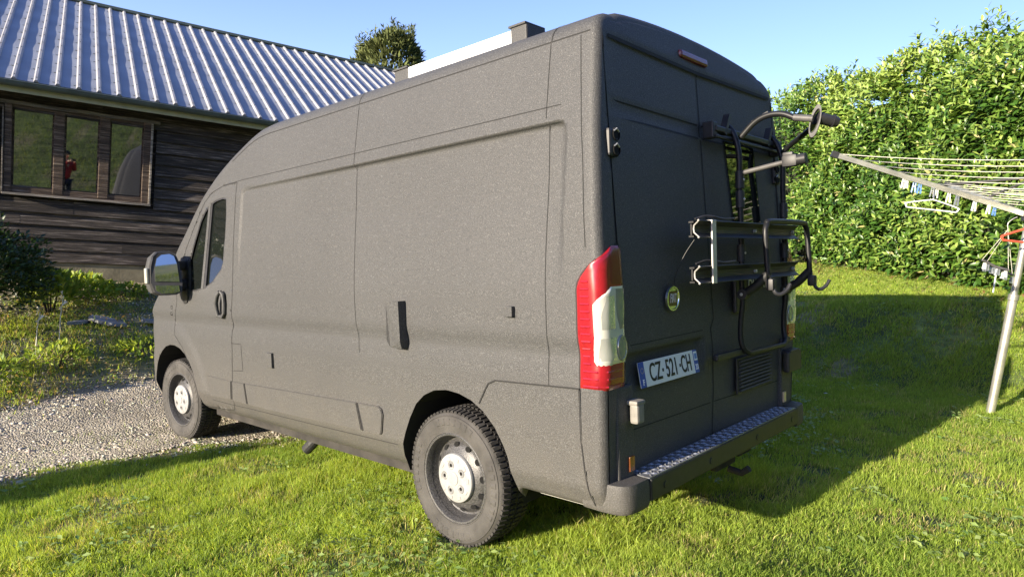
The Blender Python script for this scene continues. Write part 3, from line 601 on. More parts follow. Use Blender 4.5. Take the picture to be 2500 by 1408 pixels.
# wheels
def make_wheel(name):
    w = empty(name, parent=van)
    tb = MB(); tb.cur = 0
    tb.lathe([(.215, .028), (.222, .018), (.232, .012), (.262, .004), (.285, .000), (.306, .004), (.318, .012), (.330, .022), (.338, .036), (.3425, .055), (.3435, .075), (.3435, -.075 + .0)], 72, c=(0, 0, 0))
    o_ = MB()
    return w
def wheel_meshes():
    # rotation axis = Y, outer side = +Y, half width .108
    t_ = MB(); prof = [(.205, .060), (.214, .092), (.222, .098), (.236, .102), (.262, .107), (.288, .109), (.306, .106), (.318, .100), (.328, .090), (.336, .078), (.336, -.078), (.318, -.100), (.288, -.109), (.222, -.098), (.205, -.060)]
    t_.cur = 0; t_.lathe(prof, 84)
    # sidewall rings and lug pattern
    t_.lathe([(.226, .0995), (.228, .1025), (.231, .1028), (.233, .1012)], 84); t_.lathe([(.309, .1045), (.311, .1070), (.3135, .1062), (.315, .1015)], 84)
    for k in range(44):
        if k % 11 > 6: continue
        a = k * 2 * math.pi / 44; R3 = Matrix.Rotation(-a, 3, 'Y')
        t_.add([R3 @ Vector(q) for q in ((.266, .1080, -.013), (.300, .1090, -.015), (.300, .1090, .011), (.266, .1080, .009), (.269, .1108, -.010), (.297, .1108, -.012), (.297, .1108, .008), (.269, .1108, .006))], [(4, 5, 6, 7), (0, 1, 5, 4), (1, 2, 6, 5), (2, 3, 7, 6), (3, 0, 4, 7)])
    t_.cur = 1
    for k in range(76):
        a = k * 2 * math.pi / 76
        for y0, y1, sk in ((.052, .094, .0), (.010, .044, .3), (-.044, -.006, .55), (-.094, -.052, .8)):
            aa = a + sk * 2 * math.pi / 76; R3 = Matrix.Rotation(-aa, 3, 'Y'); h = .345; wd_ = .0112; lo = .328 if abs(y0) < .09 and abs(y1) < .09 else .326
            yo = (y1, y0) if y1 > .05 else (y0, y1)
            hs = [h, h]; 
            ya, yb = y0, y1; ra = .338 if ya < -.09 else h; rb = .338 if yb > .09 else h
            t_.add([R3 @ Vector(q) for q in ((lo, ya, -wd_), (lo, yb, -wd_), (lo, yb, wd_), (lo, ya, wd_), (ra, ya, -wd_ + .002), (rb, yb, -wd_ + .004), (rb, yb, wd_ - .002), (ra, ya, wd_ - .004))], [(4, 5, 6, 7), (0, 1, 5, 4), (1, 2, 6, 5), (2, 3, 7, 6), (3, 0, 4, 7)])
    r_ = MB(); r_.lathe([(.222, .094), (.226, .099), (.222, .102), (.214, .100), (.208, .086), (.204, .060), (.196, .030), (.188, .026), (.180, .034), (.168, .052), (.152, .064), (.132, .070), (.118, .078), (.06, .080), (.0, .080)], 60)
    r_.lathe([(.205, .07), (.205, -.1), (.224, -.102)], 40)
    h_ = MB()
    for k in range(12):
        a = (k + .5) * 2 * math.pi / 12; ctr = Vector((.162 * math.cos(a), .0597, .162 * math.sin(a))); nrm = Vector((math.cos(a) * .45, .9, math.sin(a) * .45)).normalized()
        e1 = Vector((-math.sin(a), 0, math.cos(a))); e2 = nrm.cross(e1)
        h_.add([ctr + nrm * .0035 + e1 * .017 * math.cos(q * math.pi / 6) + e2 * .0135 * math.sin(q * math.pi / 6) for q in range(12)], [tuple(range(12))])
    c_ = MB(); c_.cur = 0; c_.lathe([(.122, .074), (.1235, .086), (.120, .094), (.110, .0985), (.095, .1005), (.05, .103), (.034, .1035), (.0335, .1065), (.030, .1075), (.0, .1075)], 60)
    for k in range(10):                                        # small raised ribs on the cap
        a = k * 2 * math.pi / 10 + .31; R3 = Matrix.Rotation(-a, 3, 'Y'); c_.add([R3 @ Vector(q) for q in ((.088, .1005, -.014), (.108, .0985, -.012), (.108, .0985, .012), (.088, .1005, .014), (.090, .1035, -.012), (.106, .1018, -.010), (.106, .1018, .010), (.090, .1035, .012))], [(4, 5, 6, 7), (0, 1, 5, 4), (1, 2, 6, 5), (2, 3, 7, 6), (3, 0, 4, 7)])
    n_ = []
    for k in range(5):
        nn_ = MB(); n_.append(nn_)
        a = k * 2 * math.pi / 5 + .42; q = Vector((.066 * math.cos(a), .1015, .066 * math.sin(a)))
        nn_.cur = 0; nn_.lathe([(.0, .0012), (.0185, .0012), (.0205, .0025), (.022, .0012)], 16, c=q); nn_.cur = 1; nn_.lathe([(.0, .0022), (.009, .0022)], 10, c=q)
    return t_, r_, h_, c_, n_
tm, rm, hm, cm, nm_ = wheel_meshes()
def wheel_objs(w):
    t = tm.build('tyre', [M['tyre'], M['tread']], w, smooth=True); r = rm.build('rim', M['rim'], w, smooth=True); h = hm.build('rim_hole', M['hole'], w); c = cm.build('hub_cap', M['cap'], w, smooth=True); n2 = [x.build('wheel_nut', [M['cap_dark'], M['hole']], w) for x in nm_]
    return [t, r, h, c] + n2
w0 = empty('wheel', (0, .885, .345), van); kids = wheel_objs(w0); w0.rotation_euler = (0, .35, 0)
for loc, rz in (((3.45, .885, .345), R_(5)), ((0, -.885, .345), math.pi), ((3.45, -.885, .345), math.pi + R_(5))):
    w = w0.copy(); COL.objects.link(w); w.parent = van; w.location = loc; w.rotation_euler = (0, .9 if rz < 1 else -.5, rz)
    for k in kids:
        c = k.copy(); COL.objects.link(c); c.parent = w

# tail lights, wrapped round the rear corner
def wrap(s, z, o):
    """s = 0 at the lamp's inner edge on the rear, grows outwards and round the corner forwards"""
    yc = float(yprof(z)); xr = float(xrear(yc, z)); r = rc; yi = .868; l1 = (yc - r) - yi; l2 = r * math.pi / 2
    if s < l1: return (float(xrear(yi + s, z)) - o, yi + s, z)
    if s < l1 + l2: a = (s - l1) / r; return (xr + r - (r + o) * math.cos(a), yc - r + (r + o) * math.sin(a), z)
    q = s - l1 - l2; return (xr + r + q, float(ysurf(xr + r + q, z)) + o, z)
def smax(z):
    """front limit of the lamp at height z (unwrapped)"""
    zz = [.883, 1.20, 1.30, 1.335, 1.39, 1.455, 1.47]; xx = [-.832, -.826, -.824, -.835, -.887, -.955, -.968]
    xf = np.interp(z, zz, xx); yc = float(yprof(z)); xr = float(xrear(yc, z)); return (yc - rc - .868) + rc * math.pi / 2 + max(0, xf - xr - rc) if xf > xr + rc else max(.03, (yc - rc - .868) + (xf - xr) * 1.5)
def wrapmesh(z0, z1, f0, f1, o, m, name, parent, sy=1, nz=24, nsx=16, rim=.012):
    mb = MB(); vs = []
    for i in range(nz + 1):
        z = z0 + (z1 - z0) * i / nz; a, b = f0(z), f1(z)
        for j in range(nsx + 1):
            s = a + (b - a) * j / nsx; edge = (i in (0, nz)) or (j in (0, nsx)); q = wrap(s, z, o - (rim if edge else 0)); vs.append((q[0], q[1] * sy, q[2]))
    w_ = nsx + 1; mb.add(vs, [(i * w_ + j, i * w_ + j + 1, (i + 1) * w_ + j + 1, (i + 1) * w_ + j) for i in range(nz) for j in range(nsx)])
    return mb.build(name, m, parent, smooth=True)
def tail_light(sy):
    lamp = wrapmesh(.883, 1.462, lambda z: 0, smax, .014, M['red'], 'tail_light', van, sy)
    wrapmesh(1.30, 1.452, lambda z: .004, lambda z: min(.10, smax(z) - .012), .0165, M['darkred'], 'dark_lens', lamp, sy, 8, 8, .004)
    def cb(z):
        top = sstep(1.31, 1.22, z); return .085 + .085 * float(top) ** .6 if z > 1.2 else .170
    wrapmesh(.985, 1.30, lambda z: .006, lambda z: min(cb(z), smax(z) - .03), .019, M['clear'], 'clear_lens', lamp, sy, 18, 14, .006)
    wrapmesh(1.125, 1.288, lambda z: .010 + .012 * float(sstep(1.20, 1.125, z)), lambda z: .070 - .020 * float(sstep(1.19, 1.125, z)), .0225, M['clearlens'], 'lens_window', lamp, sy, 8, 6, .003)
    wrapmesh(1.130, 1.262, lambda z: .082, lambda z: .128 + .018 * float(sstep(1.26, 1.18, z)), .0215, M['silver'], 'reflector_and_highlight', lamp, sy, 8, 6, .002)  # bright patch paints a highlight on the upper lens
    wrapmesh(1.005, 1.095, lambda z: .074, lambda z: .150, .0215, M['silver'], 'reflector_and_highlight', lamp, sy, 6, 6, .002)
    b_ = MB(); n = 24; vs = [];
    for rr, o in ((1, .0205), (.96, .0245), (.80, .0255), (.76, .0235), (.02, .0245)):
        for k in range(n): q = wrap(.040 + .034 * rr * math.sin(k * 2 * math.pi / n), 1.048 + .054 * rr * math.cos(k * 2 * math.pi / n), o); vs.append((q[0], q[1] * sy, q[2]))
    b_.add(vs, [(i * n + k, i * n + (k + 1) % n, (i + 1) * n + (k + 1) % n, (i + 1) * n + k) for i in range(4) for k in range(n)]); b_.build('lamp_bulb', M['clearlens'], lamp, smooth=True)
    rb_ = MB()                                                # moulded bars in the red lens
    for k in range(16):
        z = .90 + .030 * k; a = .184; b = min(.250, smax(z) - .024)
        if z < .985: a = .03
        if b - a < .02: continue
        v = [];
        for j in range(7):
            s = a + (b - a) * j / 6
            for dz_, o in ((-.005, .0140), (0, .0162), (.005, .0140)): q = wrap(s, z + dz_, o); v.append((q[0], q[1] * sy, q[2]))
        rb_.add(v, [(j * 3 + i, j * 3 + i + 1, j * 3 + i + 4, j * 3 + i + 3) for j in range(6) for i in range(2)])
    rb_.build('lens_bar', M['red'], lamp)
    gp = MB(); pts = [(s_, .875) for s_ in (0, .1, .2)]
    v = []
    for i in range(21):
        z = .872 + (1.470 - .872) * i / 20
        for j in range(13): s = -.006 + (smax(min(z, 1.468)) + .013) * j / 12; q = wrap(s, z, .0008); v.append((q[0], q[1] * sy, q[2]))
    gp.add(v, [(i * 13 + j, i * 13 + j + 1, (i + 1) * 13 + j + 1, (i + 1) * 13 + j) for i in range(20) for j in range(12)]); gp.build('lamp_seal', M['gap_crease'], lamp)
    return lamp
tail_light(1); tail_light(-1)

# rear step, corner lips, hinges, plate, badge, vent, lamps
st = MB(); st.bbox((-.968, -.015, .452), (.115, 1.66, .095), .010); step = st.build('step_bar', M['black'], van)
tp = MB(); tp.add([(-.905, .80, .503), (-.905, -.78, .503), (-1.018, -.815, .503), (-1.018, .815, .503), (-.905, .80, .496), (-.905, -.78, .496), (-1.018, -.815, .496), (-1.018, .815, .496)], [(0, 1, 2, 3), (0, 1, 5, 4), (1, 2, 6, 5), (2, 3, 7, 6), (3, 0, 4, 7)])
for i in range(52):
    for j in range(4):
        yy = -.77 + i * .0302 + (.015 if j % 2 else 0); xx = -.925 - j * .026; a = R_(38) if (i + j) % 2 else R_(-38) + math.pi / 2 * 0
        d1 = Vector((math.cos(a), math.sin(a), 0)); d2 = Vector((-math.sin(a), math.cos(a), 0)); c0 = Vector((xx, yy, .503))
        tp.add([c0 + d1 * .016, c0 + d2 * .005, c0 - d1 * .016, c0 - d2 * .005, c0 + Vector((0, 0, .006))], [(0, 1, 4), (1, 2, 4), (2, 3, 4), (3, 0, 4)])
tp.build('step_tread', M['treadplate'], step)
for yy in (.70, .28, -.25, -.74):
    bo = MB(); bo.lathe([(.0, -1.029), (.012, -1.029), (.0165, -1.0285), (.0165, -1.022)], 14, axis='x', c=(0, yy, .448)); bo.build('step_bolt', M['black'], step)
for sy in (1, -1):
    lip = MB(); pl = [(-.80, .990), (-.90, .995), (-.972, .987), (-1.008, .962), (-1.021, .915), (-1.022, .825), (-.90, .825), (-.83, .86)]
    pl = [(q_.x, q_.y) for q_ in smoothpath([(a_, b_, 0) for a_, b_ in pl[:-2]], 5)] + pl[-2:]; n = len(pl); vs = []
    for z, s in ((.385, .93), (.390, .965), (.405, .99), (.425, 1.0), (.470, 1.0), (.490, .99), (.503, .965)): vs += [(-.9 + (x + .9) * s, sy * (.9 + (y - .9) * s), z) for x, y in pl]
    lip.add(vs, [(k * n + i, k * n + (i + 1) % n, (k + 1) * n + (i + 1) % n, (k + 1) * n + i) for k in range(6) for i in range(n)] + [tuple(range(n)), tuple(6 * n + i for i in range(n))]); lip.build('bumper_corner', M['paint'], bumper if sy > 0 else bumper_r, smooth=True)
    # vertical inner return of the bumper beside the doors
    rt = MB(); rt.bbox((-.919, sy * .865, .69), (.046, .12, .39), .010); rt.build('bumper_return', M['paint'], bumper if sy > 0 else bumper_r)
    rf = MB(); rf.bbox((-.944, sy * .835, .555), (.012, .040, .062), .003); rf.build('reflector', M['amber'] if sy > 0 else M['paleamber'], bumper if sy > 0 else bumper_r)
    hg = MB(); oy = 0 if sy > 0 else .075; hg.bbox((-.962, sy * (.822 + oy), .812 + oy * .2), (.060, .068 + oy, .020), .008); hg.bbox((-.972, sy * (.825 + oy), .768), (.040, .056 + oy * 2, .085 + oy * .5), .012); hg.build('door_hinge', M['hinge'] if sy > 0 else M['black'], van)
    ld = MB(); ld.bbox((-.905, sy * .862, 1.885), (.030, .075, .115), .012); hb = ld.build('upper_hinge', M['black'], van)
    for zz in (1.918, 1.856):
        ri_ = MB(); ri_.lathe([(.024, -.925), (.027, -.922), (.027, -.91)], 14, axis='x', c=(0, sy * .850, zz)); ri_.lathe([(0, -.9205), (.018, -.9205)], 12, axis='x', c=(0, sy * .850, zz)); ri_.build('hinge_hole', M['hole'], hb)
        ed = MB(); ed.tube([(-.922, sy * .850 - .02, zz + .012), (-.924, sy * .850, zz + .024), (-.922, sy * .850 + .02, zz + .012)], .004, 6); ed.build('hinge_edge', M['alu'], hb)
pc = Vector((-.926, .475, .905))
PM = Matrix.Translation(pc) @ Matrix(((0, .17, -.985, 0), (-1, 0, 0, 0), (0, .985, .17, 0), (0, 0, 0, 1)))   # local x -> picture right (-Y), local y -> up, local z -> rearwards
def plate_box(mb, x0, x1, y0, y1, z0, z1): mb.bbox(((x0 + x1) / 2, (y0 + y1) / 2, (z0 + z1) / 2), (x1 - x0, y1 - y0, z1 - z0), .002)
q = MB(); plate_box(q, -.26, .26, -.055, .055, .0, .006); npl = q.build('number_plate', M['plate'], van); npl.matrix_local = PM
q = MB(); plate_box(q, -.26, -.218, -.0548, .0548, .004, .0075); q.build('plate_band', M['plateblue'], npl)
q = MB(); plate_box(q, .222, .26, -.0548, .0548, .004, .0075); q.build('plate_band', M['plateblue'], npl)
q = MB(); plate_box(q, .226, .257, .004, .047, .0074, .0082); q.build('region_sticker', M['plate'], npl)
q = MB(); plate_box(q, .230, .253, .012, .038, .0081, .0086); q.build('region_emblem', M['pegblue'], npl)
text_mesh('plate_lettering', 'CZ', .112, M['ink'], npl, Matrix.Translation((-0.130, -.002, .0068)), xs=0.68, bold=.0012)
text_mesh('plate_lettering', '521', .112, M['ink'], npl, Matrix.Translation((0.012, -.002, .0068)), xs=0.66, bold=.0012)
text_mesh('plate_lettering', 'CH', .112, M['ink'], npl, Matrix.Translation((0.146, -.002, .0068)), xs=0.60, bold=.0012)
q = MB(); plate_box(q, -.073, -.060, -.007, .007, .006, .0072); q.build('plate_dash', M['ink'], npl); q = MB(); plate_box(q, .082, .095, -.007, .007, .006, .0072); q.build('plate_dash', M['ink'], npl)
text_mesh('plate_lettering', 'F', .034, M['whiteink'], npl, Matrix.Translation((-.239, -.033, .0080)), xs=.8, bold=.001)
text_mesh('plate_lettering', '33', .036, M['whiteink'], npl, Matrix.Translation((.241, -.028, .0080)), xs=.75, bold=.001)
q = MB()
for k in range(12): a = k * math.pi / 6; q.lathe([(0, .0082), (.0022, .0082)], 5, axis='z', c=(-.239 + .011 * math.cos(a), .018 + .011 * math.sin(a), 0))
q.build('plate_stars', M['paleamber'], npl)
BM_ = Matrix.Translation((-.928, .443, 1.220)) @ Matrix(((0, -.03, -1, 0), (-1, 0, 0, 0), (0, 1, -.03, 0), (0, 0, 0, 1)))
q = MB(); q.lathe([(.0, .004), (.048, .005), (.050, .010), (.056, .010), (.058, .0)], 40, axis='z'); bd = q.build('round_badge', M['chrome'], van, smooth=True); bd.matrix_local = BM_
q = MB(); q.lathe([(.0, .0075), (.046, .0075), (.047, .004)], 40, axis='z'); q.build('badge_field', M['chrome'], bd)
q = MB(); plate_box(q, -.036, .036, -.034, .034, .006, .0092); q.build('badge_shield', M['badge'], bd)
text_mesh('badge_lettering', 'FIAT', .058, M['letter'], bd, Matrix.Translation((0, 0, .0096)), xs=.50, bold=.0006)
text_mesh('model_lettering', 'DUCATO', .075, M['letter'], rdr, Matrix.Translation((-.925, -.565, 1.245)) @ Matrix(((0, -.03, -1, 0), (-1, 0, 0, 0), (0, 1, -.03, 0), (0, 0, 0, 1))), xs=1.05, bold=.001)
q = MB(); q.bbox((-.925, -.455, .762), (.012, .455, .195), .008); vent = q.build('vent_grille', M['black'], rdr)
for k in range(9):
    q = MB(); q.box((-.936, -.455, .682 + k * .0195), (.014, .415, .009), Matrix.Rotation(.6, 3, 'Y')); q.build('vent_slat', M['paint'], vent)
q = MB(); wv = [(-.255, 2.022), (-.595, 2.016), (-.622, 1.590), (-.30, 1.556)]; q.prism(wv, lambda y, z, t_: (float(xrear(y, z)) + .012 - t_, y, z), 0, .007); rw_ = q.build('window_pane', M['glass'], rdr)
q = MB(); ribbon(q, wv + wv[:1], .034, lambda y, z: ron(y, z, .002)); q.build('window_seal', M['gap_crease'], rdr)
q = MB(); q.bbox((-.932, -.275, 1.205), (.022, .14, .20), .008); q.build('door_handle', M['black'], rdr)
q = MB(); q.bbox((-.850, .043, 2.402), (.03, .285, .040), .016); tb_ = q.build('brake_light', M['darkred'], van); tb_.rotation_euler = (0, 0, 0)
# white awning case on the roof between two end blocks
q = MB(); q.bbox((.235, .625, 2.523), (.84, .06, .105), .008); q.build('awning_case', M['white'], van)
for x0, x1, zt in ((.645, .775, 2.578), (-.285, -.178, 2.588)):
    q = MB(); q.bbox(((x0 + x1) / 2, .585, (2.455 + zt) / 2), (x1 - x0, .15, zt - 2.455), .010); q.bbox(((x0 + x1) / 2 + .005, .59, zt), (x1 - x0 + .008, .156, .012), .004); q.build('awning_bracket', M['paint'], van)
# tow hitch below the step
q = MB(); q.bbox((-.90, -.10, .355), (.04, .22, .10), .008); q.bbox((-.90, -.34, .36), (.03, .16, .08), .006); q.tube([(-.93, -.1, .30), (-1.0, -.1, .29), (-1.04, -.1, .32)], .018, 10); q.build('tow_hitch', M['under'], van)

# ================================================================== BICYCLE RACK on the right rear door
RO = Vector((-.98, -.45, .90)); rack = empty('bike_rack'); rack.matrix_world = V2W @ Matrix.Translation(RO)
tag(rack, 'folded black tube bicycle rack hung on the right rear door of the van', 'bike rack')
def rk(mb, name, m, smooth=True, parent=rack):
    o = mb.build(name, m, parent, smooth=smooth)
    if parent is rack: o.location = -RO
    return o
PZ = [(2.10, -.900), (2.05, -.942), (1.94, -.972), (1.78, -.972), (1.55, -.976), (1.25, -.976), (1.16, -.978), (1.06, -.966), (.97, -.964)]
q = MB(); L = [(x, -.205, z) for z, x in PZ] + [(-.975, -.215, .915), (-.985, -.26, .888)]; Rr = [(-.998, -.70, .888), (-.99, -.745, .915)] + [(x - .016, -.755, z) for z, x in PZ[::-1]]
q.tube(smoothpath(L) + smoothpath(Rr), .0150, 12); rk(q, 'tube_frame', M['anod'])
for yy, zc, k in ((-.205, 1.80, 0), (-.205, 1.70, 1), (-.755, 1.66, 2), (-.205, 1.42, 3), (-.755, 1.43, 4)):
    q = MB(); x0 = -.974 - (.016 if yy < -.5 else 0); q.lathe([(.0165, -.045), (.0225, -.043), (.0225, .043), (.0165, .045)], 14, axis='z', c=(x0, yy, zc)); c_ = rk(q, 'tube_collar', M['black'])
    q = MB(); q.lathe([(0, -.0265), (.006, -.0255), (.007, -.020)], 8, axis='x', c=(x0, yy, zc)); rk(q, 'rivet', M['alu'], parent=c_)
q = MB(); q.bbox((-.925, -.44, 2.052), (.035, .84, .030), .006); q.bbox((-.935, -.44, 2.012), (.018, .86, .016), .004); rk(q, 'top_rail', M['anod'], False)
q = MB(); q.bbox((-.905, -.02, 2.045), (.06, .05, .085), .008); rk(q, 'top_hook', M['black'], False); q = MB(); q.bbox((-.92, -.83, 2.03), (.06, .05, .085), .008); rk(q, 'top_hook', M['black'], False)
for yy in (-.185, -.735):
    q = MB(); q.box((-.925, yy + .035, 2.085), (.035, .022, .12), Matrix.Rotation(.5, 3, 'X')); rk(q, 'strap_buckle', M['black'], False)
q = MB(); q.bbox((-.955, -.08, .902), (.03, .32, .034), .010); rk(q, 'bottom_bracket', M['black'], False); q = MB(); q.bbox((-.965, -.80, .90), (.03, .12, .034), .01); rk(q, 'bottom_bracket', M['black'], False)
for zz in (1.53, 1.325):                                      # wheel channels
    y0, y1 = .44, -.765; prof = [(0, .030), (-.030, .037), (-.034, .040), (-.036, .037), (-.012, .016), (-.010, 0), (-.012, -.016), (-.036, -.037), (-.034, -.040), (-.030, -.037), (0, -.030)]
    q = MB(); n = len(prof); vs = [(-1.035 + a, y0, zz + b) for a, b in prof] + [(-1.035 + a, y1, zz + b) for a, b in prof]
    q.add(vs, [(i, i + 1, n + i + 1, n + i) for i in range(n - 1)] + [(n - 1, 0, n, 2 * n - 1)]); q.box((-1.030, (y0 + y1) / 2, zz + .032), (.024, y0 - y1 - .004, .008)); q.box((-1.030, (y0 + y1) / 2, zz - .032), (.024, y0 - y1 - .004, .008)); q.box((-1.022, (y0 + y1) / 2, zz), (.026, y0 - y1 - .07, .050)); wr = rk(q, 'wheel_channel', M['anod'], False)
    q = MB(); q.tube([(-1.035 + a, y0 + .003, zz + b) for a, b in prof[1:-1]], .0038, 6); rk(q, 'cut_end', M['alu'], False, wr)
    for ys in (.27, -.20, -.72):
        q = MB(); q.lathe([(0, -1.060), (.009, -1.058), (.010, -1.045)], 10, axis='x', c=(0, ys, zz)); rk(q, 'bolt', M['alu'], False, wr)
    q = MB(); q.tube(smoothpath([(-1.01, .36, zz + .05), (-1.03, .30, zz + .064), (-1.05, .25, zz + .060), (-1.06, .18, zz + .052), (-1.07, .08, zz + .056)]), [.005] * 21, 6); rk(q, 'rubber_strap', M['black'], False, wr)
q = MB(); q.bbox((-1.072, .305, 1.425), (.008, .042, .285), .003); q.bbox((-1.052, .305, 1.568), (.05, .045, .010), .003); rk(q, 'end_bar', M['alu'], False)
q = MB(); hp = [(-1.118, -.195, 1.30), (-1.112, -.195, 1.42), (-1.108, -.195, 1.52), (-1.108, -.215, 1.562), (-1.110, -.265, 1.578), (-1.125, -.66, 1.578), (-1.126, -.71, 1.562), (-1.128, -.732, 1.52), (-1.132, -.735, 1.42), (-1.138, -.735, 1.30)]
q.tube(smoothpath(hp), .0148, 12); rk(q, 'folding_hoop', M['anod'])
for yy, xo in ((-.20, 0), (-.742, .018)):
    q = MB(); q.tube([(-.985 - xo, yy, 1.205), (-1.05 - xo, yy, 1.245), (-1.118 - xo, yy, 1.310)], [.022, .024, .024], 12); q.lathe([(0, yy - .028), (.027, yy - .026), (.027, yy + .026), (0, yy + .028)], 14, axis='y', c=(-.985 - xo, 0, 1.205)); a_ = rk(q, 'pivot_arm', M['black'])
    q = MB(); q.lathe([(0, yy + .031), (.008, yy + .030), (.009, yy + .026)], 10, axis='y', c=(-.985 - xo, 0, 1.205)); rk(q, 'pivot_bolt', M['alu'], parent=a_)
    q = MB(); q.tube(smoothpath([(-1.118 - xo, yy, 1.30), (-1.135 - xo, yy, 1.255), (-1.15 - xo, yy, 1.215), (-1.17 - xo, yy - .02, 1.205), (-1.19 - xo, yy - .05, 1.225), (-1.20 - xo, yy - .07, 1.255)]), .010, 8); q.bbox((-1.13 - xo, yy, 1.255), (.04, .05, .06), .01); rk(q, 'ratchet_strap', M['black'], parent=a_)
# top clamp arms
q = MB(); q.tube(smoothpath([(-.985, -.205, 2.02), (-1.06, -.205, 2.085), (-1.13, -.205, 2.108), (-1.20, -.205, 2.102), (-1.26, -.205, 2.072)]), .0155, 12); a1 = rk(q, 'clamp_arm', M['anod'])
q = MB(); q.tube([(-1.045, -.205, 2.0895), (-1.13, -.203, 2.1245)], .006, 8); q.tube([(-1.255, -.205, 2.075), (-1.345, -.21, 2.055)], .0165, 12); rk(q, 'bare_sleeve', M['alu_worn'], parent=a1)
q = MB(); q.tube(smoothpath([(-.990, -.755, 1.995), (-1.06, -.70, 2.025), (-1.16, -.56, 2.035), (-1.27, -.40, 2.045), (-1.33, -.27, 2.05)]), .014, 12); a2 = rk(q, 'clamp_arm', M['anod'])
def clamp(c, ax, name, m):
    q = MB(); n = 22; e1 = Vector((0, 0, 1)); e2 = Vector((.93, .30, 0)).normalized()
    vs = []
    for sc, o in ((1.0, -.016), (1.04, 0), (1.0, .016), (.74, .016), (.70, 0), (.74, -.016)):
        for k in range(n):
            a = k * 2 * math.pi / n; rz = .078; ry = .024; tilt = .42; p = e1 * (math.cos(a) * rz * (sc if sc > .7 else sc * .9)) + e2 * (math.sin(a) * ry * (sc if sc > .7 else sc * .72) + math.cos(a) * rz * -tilt * .5); vs.append(Vector(c) + p + e1.cross(e2) * o)
    q.add(vs, [(i * n + k, i * n + (k + 1) % n, ((i + 1) % 6) * n + (k + 1) % n, ((i + 1) % 6) * n + k) for i in range(6) for k in range(n)]); return rk(q, name, m)
cl = clamp((-1.345, -.235, 2.045), None, 'clamp_handle', M['alu_worn'])
q = MB(); q.tube([(-1.35, -.25, 2.065), (-1.405, -.31, 2.045)], [.030, .026], 12); q.tube([(-1.40, -.305, 2.047), (-1.42, -.325, 2.04)], [.032, .024], 12); rk(q, 'clamp_knob', M['black'], parent=cl)
q = MB(); q.tube([(-.985, -.205, 1.835), (-1.20, -.205, 1.863)], .0125, 12); rk(q, 'short_arm', M['alu_worn'])
q = MB(); q.bbox((-1.235, -.207, 1.866), (.075, .050, .060), .014); q.bbox((-1.225, -.207, 1.90), (.05, .03, .02), .006); q.tube([(-1.27, -.207, 1.868), (-1.31, -.207, 1.870)], [.026, .026], 12); rk(q, 'short_clamp', M['black'])
q = MB(); q.tube(smoothpath([(-1.03, .40, 1.49), (-.99, .425, 1.42), (-.955, .44, 1.34), (-.94, .445, 1.28)]), .0022, 6); rk(q, 'loose_cord', M['black'])

# ================================================================== HOUSE (own frame: X right along the wall, Y away, Z up; wall face at Y = 0)
house = empty('timber_house', (9.409, .350, 0), rz=math.atan2(-.970768, -.240019)); tag(house, 'dark timber-boarded house with ribbed metal roof behind the van', 'house')
HX0, HX1 = -5.5, 9.5; pitch = R_(23.0); tp_ = math.tan(pitch); EY, EZ = -.40, 2.655; RUN = 5.02
w_ = MB()
for x0, x1, z0, z1 in ((HX0, -.80, .10, 2.56), (.92, HX1, .10, 2.56), (-.80, .92, .10, 1.10), (-.80, .92, 2.37, 2.56)): w_.box(((x0 + x1) / 2, .13, (z0 + z1) / 2), (x1 - x0, .18, z1 - z0))
w_.box(((HX0 + HX1) / 2, 9.3, 1.3), (HX1 - HX0, .18, 2.5)); w_.box((HX0 + .09, 4.7, 1.3), (.18, 9.0, 2.5)); w_.box((HX1 - .09, 4.7, 1.3), (.18, 9.0, 2.5)); w_.box((2, 1.6, 1.8), (8, .1, 1.5)); w_.build('wall', M['wood'], house)
f_ = MB(); f_.bbox(((HX0 + HX1) / 2, .10, -.15), (HX1 - HX0, .22, .56), .01); f_.build('foundation', M['concrete'], house)
plank_mesh = {}
def plank(x0, x1, z0, h=.178):
    wv_ = rng.uniform(-.004, .004, 4); q = MB(); L_ = x1 - x0; n = max(2, int(L_ / .6)); vs = []
    for i in range(n + 1):
        x = -L_ / 2 + L_ * i / n; d = rng.uniform(-.003, .003); e = rng.uniform(-.003, .003)
        vs += [(x, -.042 + d, e), (x, -.006 + d, h + .012 + e), (x, .034, h + .012), (x, .034, e)]
    q.add(vs, [(i * 4 + k, i * 4 + (k + 1) % 4, (i + 1) * 4 + (k + 1) % 4, (i + 1) * 4 + k) for i in range(n) for k in range(4)] + [(0, 1, 2, 3), tuple(n * 4 + k for k in (3, 2, 1, 0))])
    o = q.build('plank', M['wood'], house); o.location = ((x0 + x1) / 2, wv_[0], z0 + wv_[1]); o.rotation_euler = (0, wv_[2] * .35, 0)
for r in range(14):
    z0 = .138 + .178 * r; segs = [(HX0, HX1)] if not (1.04 < z0 + .09 < 2.36) else [(HX0, -.93), (1.05, HX1)]
    for a, b in segs:
        x = a
        while x < b - .02:
            e = min(b, x + rng.uniform(1.7, 3.6)) if x > a or a > 0 else min(b, x + rng.uniform(1.2, 3.0))
            if b - e < .5: e = b
            plank(x + .001, e - .001, z0); x = e
